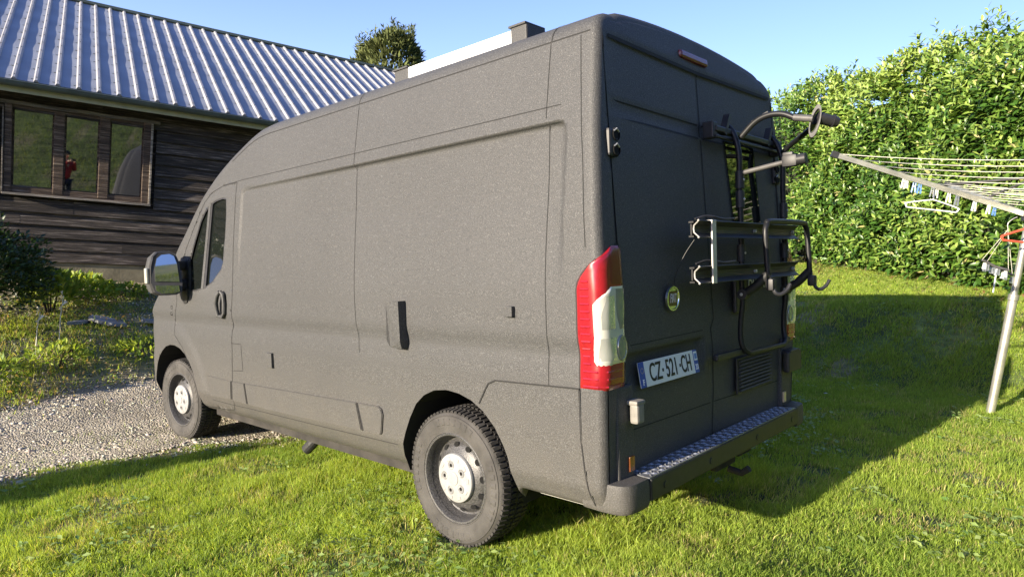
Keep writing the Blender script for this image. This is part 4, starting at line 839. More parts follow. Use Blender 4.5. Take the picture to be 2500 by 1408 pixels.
# window
win = MB(); win.bbox((-.795, -.02, 1.74), (.085, .10, 1.28), .008); win.bbox((.925, -.02, 1.74), (.10, .10, 1.28), .008); win.bbox((-.20, -.015, 1.745), (.130, .09, 1.22), .010); win.bbox((.365, -.015, 1.745), (.135, .09, 1.22), .010); win.bbox((.06, -.01, 1.155), (1.66, .08, .09), .008)
win.bbox((.06, -.01, 2.33), (1.66, .08, .05), .006); window = win.build('window', M['frame_wood'], house)
for x0, x1 in ((-.755, -.262), (-.138, .300), (.430, .880)):
    q = MB()
    for a, b, c, d in ((x0, x0 + .022, 1.195, 2.31), (x1 - .022, x1, 1.195, 2.31), (x0 + .022, x1 - .022, 1.195, 1.215), (x0 + .022, x1 - .022, 2.29, 2.31)): q.bbox(((a + b) / 2, .028, (c + d) / 2), (b - a, .03, d - c), .003)
    q.build('sash', M['frame_wood'], window)
    q = MB(); q.box(((x0 + x1) / 2, .032, 1.755), (x1 - x0 - .05, .006, 1.075)); q.build('pane', M['window'], window)
q = MB(); q.bbox((.075, -.055, 1.098), (1.86, .10, .030), .004); q.build('sill', M['pale_wood'], window)
q = MB(); vs = []; n = 12
for i in range(n + 1):
    x = -.93 + 2.02 * i / n; d = rng.uniform(-.010, .010); vs += [(x, -.075 + d, 2.345 + d), (x, -.07 - d, 2.392 + d * .6), (x, .0, 2.40), (x, .0, 2.345)]
q.add(vs, [(i * 4 + k, i * 4 + (k + 1) % 4, (i + 1) * 4 + (k + 1) % 4, (i + 1) * 4 + k) for i in range(n) for k in range(4)] + [(0, 1, 2, 3), tuple(n * 4 + k for k in (3, 2, 1, 0))]); q.build('lintel', M['pale_wood'], window)
q = MB(); q.bbox((-.855, -.06, 1.70), (.018, .05, 1.22), .003); q.build('lit_casing_edge', M['pale_wood'], window); q = MB(); q.bbox((.985, -.055, 1.72), (.03, .07, 1.26), .004); q.build('lit_casing_edge', M['pale_wood'], window)  # pale colour paints the sun caught on the jamb edges
# eaves
q = MB(); q.bbox(((HX0 + HX1) / 2, -.345, 2.545), (HX1 - HX0 + .4, .028, .115), .004); q.build('fascia', M['fascia'], house)
q = MB(); q.box(((HX0 + HX1) / 2, -.17, 2.535), (HX1 - HX0, .33, .02)); q.build('soffit', M['wood'], house)
gt = MB(); n = 13; vs = []
for x in (HX0 - .2, HX1 + .2): vs += [(x, -.425 + .066 * math.cos(math.pi + math.pi * k / (n - 1)) , 2.628 + .070 * math.sin(math.pi + math.pi * k / (n - 1))) for k in range(n)]
gt.add(vs, [(k, k + 1, n + k + 1, n + k) for k in range(n - 1)]); gt.tube([(HX0 - .2, -.491, 2.630), (HX1 + .2, -.491, 2.630)], .009, 8); gutter = gt.build('gutter', M['gutter'], house)
for k in range(20):
    x = -5.1 + .80 * k - .16; q = MB(); m_ = 9; vs = []
    for xx in (x - .010, x + .010): vs += [(xx, -.425 + .069 * math.cos(math.pi + math.pi * i / (m_ - 1)), 2.628 + .073 * math.sin(math.pi + math.pi * i / (m_ - 1))) for i in range(m_)]
    q.add(vs, [(i, i + 1, m_ + i + 1, m_ + i) for i in range(m_ - 1)]); q.build('gutter_bracket', M['gutter'], gutter)
# metal roof: one sheet per bay, one rib between bays
def rp(x, s, up=0.0): return (x, EY + s * math.cos(pitch) - up * math.sin(pitch), EZ + s * math.sin(pitch) + up * math.cos(pitch))
SL = RUN / math.cos(pitch); RP_ = .2475; nb = int((HX1 - HX0) / RP_); k0 = -22
rib_me = None; sheet_me = None
prof = [(-.034, .002), (-.014, .034), (.014, .034), (.034, .002)]
for k in range(k0, k0 + nb + 1):
    xr_ = -.76 + .035 + RP_ * (k + 3) - .0
    if xr_ < HX0 or xr_ > HX1: continue
    if rib_me is None:
        q = MB(); n = 24; vs = []
        for i in range(n + 1): vs += [rp(a, SL * i / n, b + 0.0012 * math.sin(i * 1.7)) for a, b in prof]
        q.add(vs, [(i * 4 + j, i * 4 + j + 1, i * 4 + j + 5, i * 4 + j + 4) for i in range(n) for j in range(3)] + [(0, 1, 2, 3)])
        q.cur = 1
        for i in range(12):
            s = .12 + i * .455; c0 = Vector(rp(.0, s, .036)); q.box(c0, (.014, .014, .010)); q.box(Vector(rp(-.05, s + .01, .004)), (.030, .010, .006))
        o = q.build('roof_rib', [M['rib'], M['gutter']], house); rib_me = o.data
        q = MB(); n = 40; vs = []; cols = (-.125, -.06, 0, .06, .125)
        for i in range(n + 1):
            for a in cols: vs.append(rp(a + RP_ / 2, SL * i / n, .0035 * math.sin(i * .9 + a * 9) * math.sin(i * .37) * (1 - (a / .13) ** 2)))
        q.add(vs, [(i * 5 + j, i * 5 + j + 1, i * 5 + j + 6, i * 5 + j + 5) for i in range(n) for j in range(4)]); s_ = q.build('roof_sheet', M['roof'], house, smooth=True); sheet_me = s_.data
    else:
        o = bpy.data.objects.new('roof_rib', rib_me); COL.objects.link(o); o.parent = house; s_ = bpy.data.objects.new('roof_sheet', sheet_me); COL.objects.link(s_); s_.parent = house
    o.location = (xr_, 0, 0); s_.location = (xr_, 0, 0)
q = MB(); y1, z1 = rp(0, SL)[1:]; q.box(((HX0 + HX1) / 2, y1 + .02, z1 + .035), (HX1 - HX0 + .1, .16, .05)); q.build('ridge_cap', M['gutter'], house)
q = MB(); q.add([(HX0, EY, EZ - .03), (HX1, EY, EZ - .03), (HX1, y1, z1 - .03), (HX0, y1, z1 - .03), (HX1, 2 * y1 - EY, EZ - .03), (HX0, 2 * y1 - EY, EZ - .03)], [(0, 1, 2, 3), (3, 2, 4, 5)]); q.build('roof_underside', M['gutter'], house)
for xe in (HX0 + .02, HX1 - .02):
    q = MB(); q.add([(xe, .05, 2.55), (xe, 2 * y1 - .05, 2.55), (xe, y1, z1 - .05)], [(0, 1, 2)]); q.build('gable', M['wood'], house)

# ================================================================== LEAVES
def leaf_template(n=4, fold=.25, droop=.25):
    """lens-shaped leaf along +X, length 1, midrib fold; returns verts, quads"""
    ws = [0.06, .30, .40, .30, .03][:n + 1] if n == 4 else [.05, .38, .03]; V = []; m = len(ws)
    for i, w in enumerate(ws):
        t = i / (m - 1); z = -droop * t * t; V += [(t, -w * .5, z + fold * w * .5), (t, 0, z), (t, w * .5, z + fold * w * .5)]
    F = []
    for i in range(m - 1):
        for j in range(2): F.append((i * 3 + j, i * 3 + j + 1, i * 3 + j + 4, i * 3 + j + 3))
    return np.array(V, dtype=float), np.array(F)
def scatter(P0, D, Nn, size, tpl, width=None):
    """place template at P0, X along D, Z along Nn"""
    V, F = tpl; n = len(P0); D = D / np.linalg.norm(D, axis=1)[:, None]; S = np.cross(Nn, D); S /= (np.linalg.norm(S, axis=1)[:, None] + 1e-9); U = np.cross(D, S)
    w = np.ones(n) if width is None else width
    A = P0[:, None, :] + size[:, None, None] * (V[None, :, 0:1] * D[:, None, :] + V[None, :, 1:2] * S[:, None, :] * w[:, None, None] + V[None, :, 2:3] * U[:, None, :])
    FF = (F[None] + (np.arange(n) * len(V))[:, None, None]).reshape(-1, F.shape[1]); return A.reshape(-1, 3), FF
def unit(a): return a / np.linalg.norm(a, axis=-1, keepdims=True)

# ------------------------------------------------------------------ laurel hedge
HP = np.array([(-1.14, -6.60), (1.94, -9.08)]); HD = unit(HP[1] - HP[0]); HN = np.array([HD[1], -HD[0]]);
if HN @ (np.array(CAMP[:2]) - HP[0]) < 0: HN = -HN                # towards the lawn
def hedge_pt(s, d): return HP[0][None] + HD[None] * s[:, None] + HN[None] * d[:, None]
def hedge_top(s): return 4.24 + .10 * np.sin(s * .8 + 1) + (fbm(s * 1.6, s * 0 + 3.3, 3, 4) - .5) * .55 + .055 * np.clip(s, -3, 5) - .03
S0, S1 = -6.0, 9.5
hb = np.array([HP[0][0] + HD[0] * 1.0, HP[0][1] + HD[1] * 1.0]) - HN * .6
hedge = empty('laurel_hedge', (hb[0], hb[1], float(height(hb[0], hb[1])))); tag(hedge, 'tall sunlit laurel hedge along the right of the lawn', 'hedge'); HL = Vector(hedge.location)
def hedge_leaves(n_sh, s0, s1, leaves_per, region):
    s = rng.uniform(s0, s1, n_sh); top = hedge_top(s)
    gz = height(*hedge_pt(s, np.zeros(n_sh)).T)
    if region == 'face':
        u = rng.uniform(0, 1, n_sh) ** .95; z = gz + .03 + (top - gz + .02) * u; d = (fbm(s * 1.4, z * 1.4, 3, 21) - .5) * .75 - .25 + .05 * rng.normal(size=n_sh) + .40 - .35 * sstep(.82, 1, u) - .12 * sstep(.08, 0, u)
        dirx = HN[None] * rng.uniform(.45, 1, n_sh)[:, None] + HD[None] * rng.uniform(-.6, .6, n_sh)[:, None]; dz = rng.uniform(.1, .9, n_sh) + .5 * u
    elif region == 'top':
        z = top + rng.uniform(-.25, .12, n_sh); d = -rng.uniform(.1, 1.4, n_sh); dirx = rng.normal(size=(n_sh, 2)) * .35; dz = rng.uniform(.7, 1.2, n_sh)
    else:   # tall spires of new growth
        z = top + rng.uniform(0, .10, n_sh); d = -rng.uniform(.15, .8, n_sh); dirx = rng.normal(size=(n_sh, 2)) * .16; dz = np.ones(n_sh)
    xy = hedge_pt(s, d); A = np.concatenate([xy, z[:, None]], 1); AX = unit(np.concatenate([dirx, dz[:, None]], 1)); Ln = rng.uniform(.16, .34, n_sh) if region != 'spire' else rng.uniform(.30, .62, n_sh)
    k = leaves_per; tt_ = np.tile(np.linspace(.12, 1.0, k), n_sh); I = np.repeat(np.arange(n_sh), k); ph = rng.uniform(0, 6.28, n_sh)[I] + np.tile(np.arange(k) * 2.399, n_sh)
    ref = np.array([.31, .2, .93]); e1 = unit(np.cross(AX, ref[None])); e2 = np.cross(AX, e1)
    spread = rng.uniform(.75, 1.25, n_sh * k) * (1.25 - .75 * tt_); D = unit(AX[I] * 1.0 + (e1[I] * np.cos(ph)[:, None] + e2[I] * np.sin(ph)[:, None]) * spread[:, None] * 1.35 + rng.normal(size=(n_sh * k, 3)) * .12)
    D[:, 2] -= .12 * (1 - tt_); D = unit(D); N_ = unit(AX[I] * 1.0 - D * (AX[I] * D).sum(1)[:, None] + rng.normal(size=(n_sh * k, 3)) * .22 + np.array([.1, .35, .25]))
    P0_ = A[I] + AX[I] * (Ln[I] * tt_)[:, None]; size = rng.uniform(.080, .160, n_sh * k) * (1.05 - .38 * tt_)
    hgt = (z[I] - gz[I]) / (top[I] - gz[I])
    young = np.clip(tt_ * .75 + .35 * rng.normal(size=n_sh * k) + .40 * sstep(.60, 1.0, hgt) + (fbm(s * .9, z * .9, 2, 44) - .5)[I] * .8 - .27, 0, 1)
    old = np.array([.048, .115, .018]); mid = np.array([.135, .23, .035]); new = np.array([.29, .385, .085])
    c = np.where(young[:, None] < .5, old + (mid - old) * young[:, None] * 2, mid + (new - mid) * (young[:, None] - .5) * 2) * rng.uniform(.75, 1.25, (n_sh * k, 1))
    pale = rng.uniform(size=n_sh * k) < .012; c[pale] = np.array([.42, .38, .16]); return P0_, D, N_, size, c
tplA = leaf_template(4, .35, .22); tplB = leaf_template(2, .35, .18)
allp = [hedge_leaves(4000, -3.2, 4.6, 10, 'face'), hedge_leaves(900, 4.6, 9.5, 8, 'face'), hedge_leaves(700, -6.0, -3.2, 8, 'face'), hedge_leaves(620, -4, 6.5, 10, 'top'), hedge_leaves(55, -3.5, 6, 13, 'spire')]
LP = [np.concatenate([a[i] for a in allp]) for i in range(5)]
# the 300 that show largest become parts of their own
cand = np.where(in_view(LP[0], 1.0) & (np.arange(len(LP[0])) < 40000))[0]
dist = np.linalg.norm(LP[0] - np.array(CAMP), axis=1); face = np.abs((LP[2] * unit(np.array(CAMP)[None] - LP[0])).sum(1)); dcen = (LP[0][:, :2] - HP[0][None]) @ HN
score = LP[3] * face / dist * (dcen > .18); big = cand[np.argsort(-score[cand])[:300]]; rest = np.ones(len(LP[0]), dtype=bool); rest[big] = False
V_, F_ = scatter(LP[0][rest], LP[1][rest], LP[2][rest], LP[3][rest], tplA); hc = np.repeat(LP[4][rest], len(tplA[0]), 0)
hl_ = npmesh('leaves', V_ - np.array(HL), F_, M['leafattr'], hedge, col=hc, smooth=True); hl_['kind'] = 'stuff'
lme = []
for k in range(4):
    V0, F0 = leaf_template(4, .25 + .08 * k, .12 + .07 * k); me = bpy.data.meshes.new('leaf'); me.from_pydata([tuple(v) for v in V0], [], [tuple(f) for f in F0]); me.materials.append(M['leaf1']); me.polygons.foreach_set('use_smooth', [True] * len(F0)); lme.append(me)
for n_, i in enumerate(big):
    d = Vector(LP[1][i]).normalized(); nn = Vector(LP[2][i]); s_ = nn.cross(d).normalized(); u_ = d.cross(s_); sz = LP[3][i]
    o = bpy.data.objects.new('leaf', lme[n_ % 4]); COL.objects.link(o); o.parent = hedge; p = Vector(LP[0][i]) - HL
    o.matrix_local = Matrix(((d.x * sz, s_.x * sz, u_.x * sz, p.x), (d.y * sz, s_.y * sz, u_.y * sz, p.y), (d.z * sz, s_.z * sz, u_.z * sz, p.z), (0, 0, 0, 1)))
# added dark core that stops the view through the hedge, and stems
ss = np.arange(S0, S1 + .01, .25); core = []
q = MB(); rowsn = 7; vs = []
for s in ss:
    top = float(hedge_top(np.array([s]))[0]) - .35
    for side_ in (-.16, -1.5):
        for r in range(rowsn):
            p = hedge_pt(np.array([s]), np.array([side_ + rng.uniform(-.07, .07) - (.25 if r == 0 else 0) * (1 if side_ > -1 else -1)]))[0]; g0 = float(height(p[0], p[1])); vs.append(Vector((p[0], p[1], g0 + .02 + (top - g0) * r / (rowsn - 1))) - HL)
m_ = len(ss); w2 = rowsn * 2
q.add(vs, [(i * w2 + j, i * w2 + j + 1, (i + 1) * w2 + j + 1, (i + 1) * w2 + j) for i in range(m_ - 1) for j in list(range(rowsn - 1)) + list(range(rowsn, w2 - 1))] + [(i * w2 + rowsn - 1, i * w2 + w2 - 1, (i + 1) * w2 + w2 - 1, (i + 1) * w2 + rowsn - 1) for i in range(m_ - 1)]); q.build('dark_core', M['hedge_core'], hedge)
for s in np.arange(-2.5, 5.6, .62):
    p = hedge_pt(np.array([s + rng.uniform(-.15, .15)]), np.array([-.05 + rng.uniform(-.1, .06)]))[0]; z = float(height(p[0], p[1])); q = MB(); a = Vector((p[0], p[1], z - .05)) - HL
    q.tube([a, a + Vector((rng.uniform(-.08, .08), rng.uniform(-.08, .08), .35)), a + Vector((rng.uniform(-.2, .2), rng.uniform(-.2, .2), .9))], [.028, .022, .012], 7); q.build('stem', M['bark'], hedge)

# ------------------------------------------------------------------ conifer beyond the roof
def conifer(name, base, h, r, n, seed, label, cat, low=.15, needle=.16):
    rg = np.random.default_rng(seed); t = empty(name, base); tag(t, label, cat)
    q = MB(); q.tube([(0, 0, -.2), (.03, .02, h * .5), (0, 0, h * .97)], [r * .09, r * .06, .015], 8); q.build('trunk', M['bark'], t)
    u = rg.uniform(0, 1, n); z = h * (low + (1 - low) * u); prof_ = np.interp(u, [0, .25, .6, .85, .95, 1], [.82, 1.0, .92, .62, .34, .05]) if needle > .2 else np.interp(u, [0, .25, .6, .85, 1], [.82, 1.0, .80, .46, .05]); a = rg.uniform(0, 6.283, n); lump = .78 + .44 * fbm(np.cos(a) * 2.2 + 7, z * 1.6 / max(1, h / 4) + np.sin(a) * 2.2, 3, seed)
    rad = r * prof_ * lump * rg.uniform(.45, 1.02, n) ** .5; P0_ = np.stack([rad * np.cos(a), rad * np.sin(a), z], 1)
    D = unit(np.stack([np.cos(a), np.sin(a), rg.uniform(.15, 1.1, n) + .6 * u], 1) + rg.normal(size=(n, 3)) * .45); N_ = unit(rg.normal(size=(n, 3)) + np.array([0, 0, .8]))
    sp = (rg.uniform(size=n) < .16) & (needle > .2); k_ = rg.integers(0, 26, n); pa_ = k_ * 2.399; pr_ = r * (.15 + .80 * ((k_ * 0.618) % 1)); pz_ = h * (1.02 - .22 * (pr_ / r) ** 2) + rg.uniform(-.5, .55, n)
    P0_[sp] = np.stack([pr_ * np.cos(pa_), pr_ * np.sin(pa_), pz_], 1)[sp] + rg.normal(size=(sp.sum(), 3)) * .05; sz = needle * rg.uniform(.6, 1.5, n) * np.where(sp, .55, 1); c = np.array([.095, .115, .040])[None] * rg.uniform(.55, 1.5, (n, 1)) + np.array([.030, .028, .004])[None] * sstep(.5, .8, fbm(P0_[:, 0] * 1.2, P0_[:, 2] * 1.2, 2, seed + 1))[:, None]
    tb_ = leaf_template(2, .3, .15); V_, F_ = scatter(P0_, D, N_, sz, tb_, np.full(n, .75)); o = npmesh('crown', V_, F_, M['needle'], t, col=np.repeat(c, len(tb_[0]), 0)); o['kind'] = 'stuff'; return t
conifer('conifer', (21.62, -13.95, float(height(21.62, -13.95)) - .2), 6.9, 1.70, 7500, 3, 'rounded green conifer rising beyond the metal roof', 'tree', .35, .30)
conifer('shadow_conifer', (3.52, 6.85, float(height(3.52, 6.85))), 1.68, .38, 3200, 9, 'small cone-shaped conifer left of the van, added for its lawn shadow', 'tree', .02, .13)  # out of view, its cone shape chosen to cast the tapering lawn shadow

# ------------------------------------------------------------------ shrubs and plants on the bank
GREEN = [(.12, .22, .032), (.36, .42, .08)]
def shrub(name, c, rx, ry, h, n, seed, label, cat, cols, leaf=.06, group=None, updir=.4, stems=7):
    rg = np.random.default_rng(seed); z0 = float(height(c[0], c[1])); t = empty(name, (c[0], c[1], z0)); tag(t, label, cat, group)
    for k in range(stems):
        a = rg.uniform(0, 6.283); q = MB(); q.tube([(0.1 * rx * math.cos(a), .1 * ry * math.sin(a), -.04), (.35 * rx * math.cos(a), .35 * ry * math.sin(a), h * .45), (.6 * rx * math.cos(a), .6 * ry * math.sin(a), h * .85)], [.014 * h + .004, .010 * h + .003, .004], 6); q.build('stem', M['bark'], t)
    d = unit(rg.normal(size=(n, 3))); d[:, 2] = np.abs(d[:, 2]) * 1.0 - .25 * (rg.uniform(size=n) < .35); lump = .80 + .40 * fbm(d[:, 0] * 2 + 4, d[:, 1] * 2 + d[:, 2] * 3, 3, seed); rr_ = rg.uniform(.35, 1, n) ** .4 * lump
    P0_ = d * rr_[:, None] * np.array([rx, ry, h * .62])[None]; P0_[:, 2] += h * .40; P0_[:, 2] = np.maximum(P0_[:, 2], .03)
    D = unit(d + rg.normal(size=(n, 3)) * .6 + np.array([0, 0, updir])); N_ = unit(rg.normal(size=(n, 3)) * .6 + np.array([0, .3, .8])); sz = leaf * rg.uniform(.6, 1.4, n); f = rg.uniform(0, 1, n)[:, None]
    cc = (np.array(cols[0])[None] * (1 - f) + np.array(cols[1])[None] * f) * rg.uniform(.7, 1.25, (n, 1)); tb_ = leaf_template(2, .3, .2); V_, F_ = scatter(P0_, D, N_, sz, tb_, np.full(n, 1.35)); o = npmesh('foliage', V_, F_, M['weed'] if cols is GREEN else M['leafattr'], t, col=np.repeat(cc, len(tb_[0]), 0)); o['kind'] = 'stuff'; return t
shrub('rounded_shrub', (7.05, 2.26), 1.05, 1.14, 1.34, 15000, 41, 'dark clipped round shrub in front of the house window', 'shrub', [(.016, .034, .010), (.055, .105, .020)], .055)
shrub('nettle_clump', (8.15, .62), .55, .50, .34, 1300, 42, 'bright leafy weed clump growing against the house foundation', 'plant', GREEN, .075)
shrub('nettle_clump', (8.15, -.05), .26, .26, .18, 360, 43, 'low yellow-green weed tuft on stony ground beside the larger clump', 'plant', GREEN, .06)
shrub('broadleaf_weed', (7.55, 1.02), .26, .30, .52, 420, 44, 'upright leafy weed at the lit foot of the dark shrub', 'plant', GREEN, .10, updir=.9)
shrub('bank_weed', (5.75, 1.35), .26, .30, .26, 330, 45, 'leafy weed on the bank below the dry flower stalks', 'plant', GREEN, .055)
shrub('bank_weed', (5.75, .45), .36, .38, .22, 420, 46, 'broad leafy weed patch on the bank near the front bumper', 'plant', GREEN, .055)
shrub('bank_weed', (5.62, 1.95), .36, .34, .20, 330, 47, 'leafy weed patch at the left edge of the bank', 'plant', GREEN, .06)
for (x, y, h, lab) in ((6.15, 1.25, .58, 'taller dry flower stalk standing on the bank'), (6.05, 1.48, .46, 'shorter dry flower stalk standing on the bank')):
    t = empty('dry_stalk', (x, y, float(height(x, y)))); tag(t, lab, 'plant'); q = MB(); q.tube([(0, 0, -.03), (.01, -.01, h * .6), (.0, -.03, h)], [.006, .005, .003], 6); q.build('stem', M['line'], t)
    for k in range(5):
        q = MB(); z = h * (.6 + .1 * k); a = k * 2.2; q.add([(0, -.02, z), (.05 * math.cos(a), .05 * math.sin(a) - .02, z + .05), (.02 * math.cos(a + .5), .02 * math.sin(a + .5) - .02, z + .06)], [(0, 1, 2)]); q.build('dry_leaf', M['line'], t)
for (x, y, a, s, lab) in ((6.72, .62, .3, .30, 'largest flat grey slate lying in the shade of the bank'), (6.55, .12, 1.2, .22, 'smaller tilted slate lying nearer to the front wheel'), (6.80, .90, 2.2, .17, 'smallest slate lying nearest to the dark shrub')):
    q = MB(); n = 7; pts = [(s * math.cos(k * 6.283 / n) * rng.uniform(.7, 1.1), s * .6 * math.sin(k * 6.283 / n) * rng.uniform(.7, 1.1)) for k in range(n)]; q.prism(pts, lambda u, v, t_: (u, v, t_ + .15 * u), 0, .035); o = q.build('slate', M['slate']); o.location = (x, y, float(height(x, y)) + .03); o.rotation_euler = (.1, .1, a); tag(o, lab, 'stone', 'loose slates on the bank')
q = MB(); q.tube(smoothpath([(-.16, 0, .02), (-.05, .01, .035), (.07, .0, .03), (.17, -.02, .01)]), [.012, .02, .026, .03, .033, .034, .033, .03, .026, .02, .016, .014, .012, .011, .010, .010], 8); o = q.build('plastic_scrap', M['hangwhite'], smooth=True); o.location = (7.25, -.42, float(height(7.25, -.42)) + .02); o.rotation_euler = (0, 0, -1.35); tag(o, 'pale plastic scrap lying in shade ahead of the van', 'litter')

# ================================================================== ROTARY CLOTHES DRYER
PB = Vector((-1.545, -3.71, 0)); PB.z = float(height(PB.x, PB.y)); dryer = empty('rotary_dryer', PB); tag(dryer, 'galvanised rotary clothes dryer standing on the lawn', 'clothes dryer')
ZH = 2.075 - PB.z; ZR = 2.385 - PB.z
q = MB(); q.tube([(0, 0, -.2), (.0, 0, .9), (0, 0, 1.02)], .034, 16); q.tube([(0, 0, 1.0), (0, 0, ZR + .35)], .027, 16); q.lathe([(.034, .98), (.040, .985), (.040, 1.03), (.030, 1.035)], 16, axis='z'); q.build('pole', M['galv'], dryer, smooth=True)
q = MB(); q.lathe([(.03, ZH - .05), (.055, ZH - .045), (.055, ZH + .035), (.03, ZH + .04)], 14, axis='z'); q.build('hub', M['black'], dryer, smooth=True)
q = MB(); q.lathe([(.028, ZR - .05), (.048, ZR - .045), (.048, ZR + .03), (.028, ZR + .035)], 14, axis='z'); q.build('slide_ring', M['black'], dryer, smooth=True)
TIP = Vector((-.235, -2.84, 2.42)) - PB; a0 = math.atan2(TIP.y, TIP.x); AR = math.hypot(TIP.x, TIP.y); AZ = TIP.z
def arm_pt(k, t): a = a0 + k * math.pi / 2; return Vector((AR * t * math.cos(a), AR * t * math.sin(a), ZH + (AZ - ZH) * t))
for k in range(4):
    a = a0 + k * math.pi / 2; q = MB(); d = (arm_pt(k, 1) - arm_pt(k, 0)).normalized(); s = Vector((-math.sin(a), math.cos(a), 0)); u_ = d.cross(s)
    hw, hh2 = .013, .021; vs = [arm_pt(k, t) + s * x * hw + u_ * y * hh2 for t in (.03, 1.0) for x, y in ((-1, -1), (1, -1), (1, 1), (-1, 1))]
    q.add(vs, [(0, 1, 2, 3), (7, 6, 5, 4)] + [(i, (i + 1) % 4, (i + 1) % 4 + 4, i + 4) for i in range(4)]); q.add([v + u_ * .0 + s * (.006 if 0 else 0) for v in [arm_pt(k, .05) + s * .0145 - u_ * .006, arm_pt(k, .05) + s * .0145 + u_ * .006, arm_pt(k, .98) + s * .0145 + u_ * .006, arm_pt(k, .98) + s * .0145 - u_ * .006]], [(0, 1, 2, 3)])
    ar = q.build('arm', M['galv'], dryer); q = MB(); c0 = arm_pt(k, 1.005); q.add([c0 + d * o + s * x * .017 + u_ * y * .026 for o in (-.03, .025) for x, y in ((-1, -1), (1, -1), (1, 1), (-1, 1))], [(0, 1, 2, 3), (7, 6, 5, 4)] + [(i, (i + 1) % 4, (i + 1) % 4 + 4, i + 4) for i in range(4)]); q.build('end_cap', M['black'], ar)
    q = MB(); q.tube([arm_pt(k, .48) + Vector((0, 0, .0)), Vector((.04 * math.cos(a), .04 * math.sin(a), ZR))], .011, 8); q.build('strut', M['alu_worn'], dryer)
for i, t in enumerate(np.linspace(.28, .97, 8)):
    q = MB()
    for k in range(4):
        A, B = arm_pt(k, t), arm_pt(k + 1, t); A = A + Vector((0, 0, .02)); B = B + Vector((0, 0, .02)); q.tube([A + (B - A) * u - Vector((0, 0, .045 * t * 4 * u * (1 - u))) for u in np.linspace(0, 1, 9)], .0026, 5)
    q.build('line', M['line'], dryer)
def line_pt(k, t, u): A, B = arm_pt(k, t) + Vector((0, 0, .02)), arm_pt(k + 1, t) + Vector((0, 0, .02)); return PB + A + (B - A) * u - Vector((0, 0, .045 * t * 4 * u * (1 - u)))
# pegs on the near lines
def peg(name, p, rz, m, label, size=1.0):
    t = empty(name, p, rz=rz); tag(t, label, 'clothes peg', 'pegs hanging on the dryer'); t.scale = (size,) * 3
    for s in (1, -1):
        q = MB(); q.prism([(.004 * s, .012), (.010 * s, .010), (.016 * s, -.060), (.008 * s, -.064), (.003 * s, -.02)], lambda u, v, w_: (u, w_, v), -.006, .006); q.build('jaw', m, t)
    q = MB(); q.tube([(-.010, -.0075, -.018), (.010, -.0075, -.018), (.010, .0075, -.018), (-.010, .0075, -.018)], .0022, 5); q.build('spring', M['alu'], t); return t
def arm_low(t): return PB + arm_pt(0, t) - Vector((0, 0, .026))
kr = a0 + math.pi / 2
pegs = [(.635, 'pegpale', 'pale peg furthest out along the near arm of the dryer', 1.1), (.615, 'hangwhite', 'thin white peg second from the tip of the near dryer arm', .9), (.575, 'pegblue', 'first of two blue pegs hanging side by side under the dryer arm', 1.15), (.555, 'pegblue', 'second of two blue pegs hanging side by side under the dryer arm', 1.15), (.49, 'peggrey', 'dark grey peg gripping the hook of the white hanger', 1.1),
        (.46, 'pegpale', 'white peg just right of the white hanger hook', 1.0), (.405, 'pegpale', 'white peg above the right end of the white hanger', 1.1), (.355, 'peggrey', 'grey peg next to the right tip of the white hanger', 1.15), (.27, 'pegpale', 'pale peg alone between white hanger and pole', 1.15), (.205, 'hangwhite', 'white peg nearer the pole beside a light blue one', 1.0), (.175, 'pegblue', 'small blue peg nearest to the dryer pole', .95)]
for t, m, lab, s in pegs:
    p = arm_low(t) + Vector((rng.uniform(-.01, .01), rng.uniform(-.01, .01), -.004)); peg('clothes_peg', p, rng.uniform(-.5, .5) + a0, M[m], lab, s)
pk = peg('clothes_peg', PB + Vector((.05 * math.cos(a0), .05 * math.sin(a0), ZR + .03)), a0, M['pegblue'], 'large pale blue peg clipped at the slide ring', 1.9)
def hanger(name, p, az, m, label, w, h, tilt=0.0, r=.006):
    t = empty(name, p, rz=az); tag(t, label, 'clothes hanger'); t.rotation_euler = (0, tilt, az)
    q = MB(); q.tube(smoothpath([(-w, 0, -h - .02), (-w - .012, 0, -h), (-w, 0, -h + .018), (-.02, 0, -.10), (.02, 0, -.10), (w, 0, -h + .018), (w + .012, 0, -h), (w, 0, -h - .02)]), r, 8); q.tube([(-w, 0, -h - .02), (w, 0, -h - .02)], r, 8); q.build('hanger_body', m, t)
    q = MB(); q.tube(smoothpath([(0, 0, -.10), (0, 0, -.045), (.022, 0, -.02), (.020, 0, .012), (0, 0, .02), (-.018, 0, .008)]), .0032, 6); q.build('hook', M['alu'] if m is not M['hangwhite'] else m, t); return t
pa = arm_low(.475); hanger('clothes_hanger', pa + Vector((0, 0, .01)), a0 + math.pi + .08, M['hangwhite'], 'white plastic hanger hooked under the dryer arm', .20, .16, .0)
hanger('clothes_hanger', PB + arm_pt(1, .10) - Vector((0, 0, .04)) + Vector((.04, .04, 0)), a0 + .12, M['hangred'], 'red plastic hanger hanging beside the dryer pole', .205, .20, .0, .009)
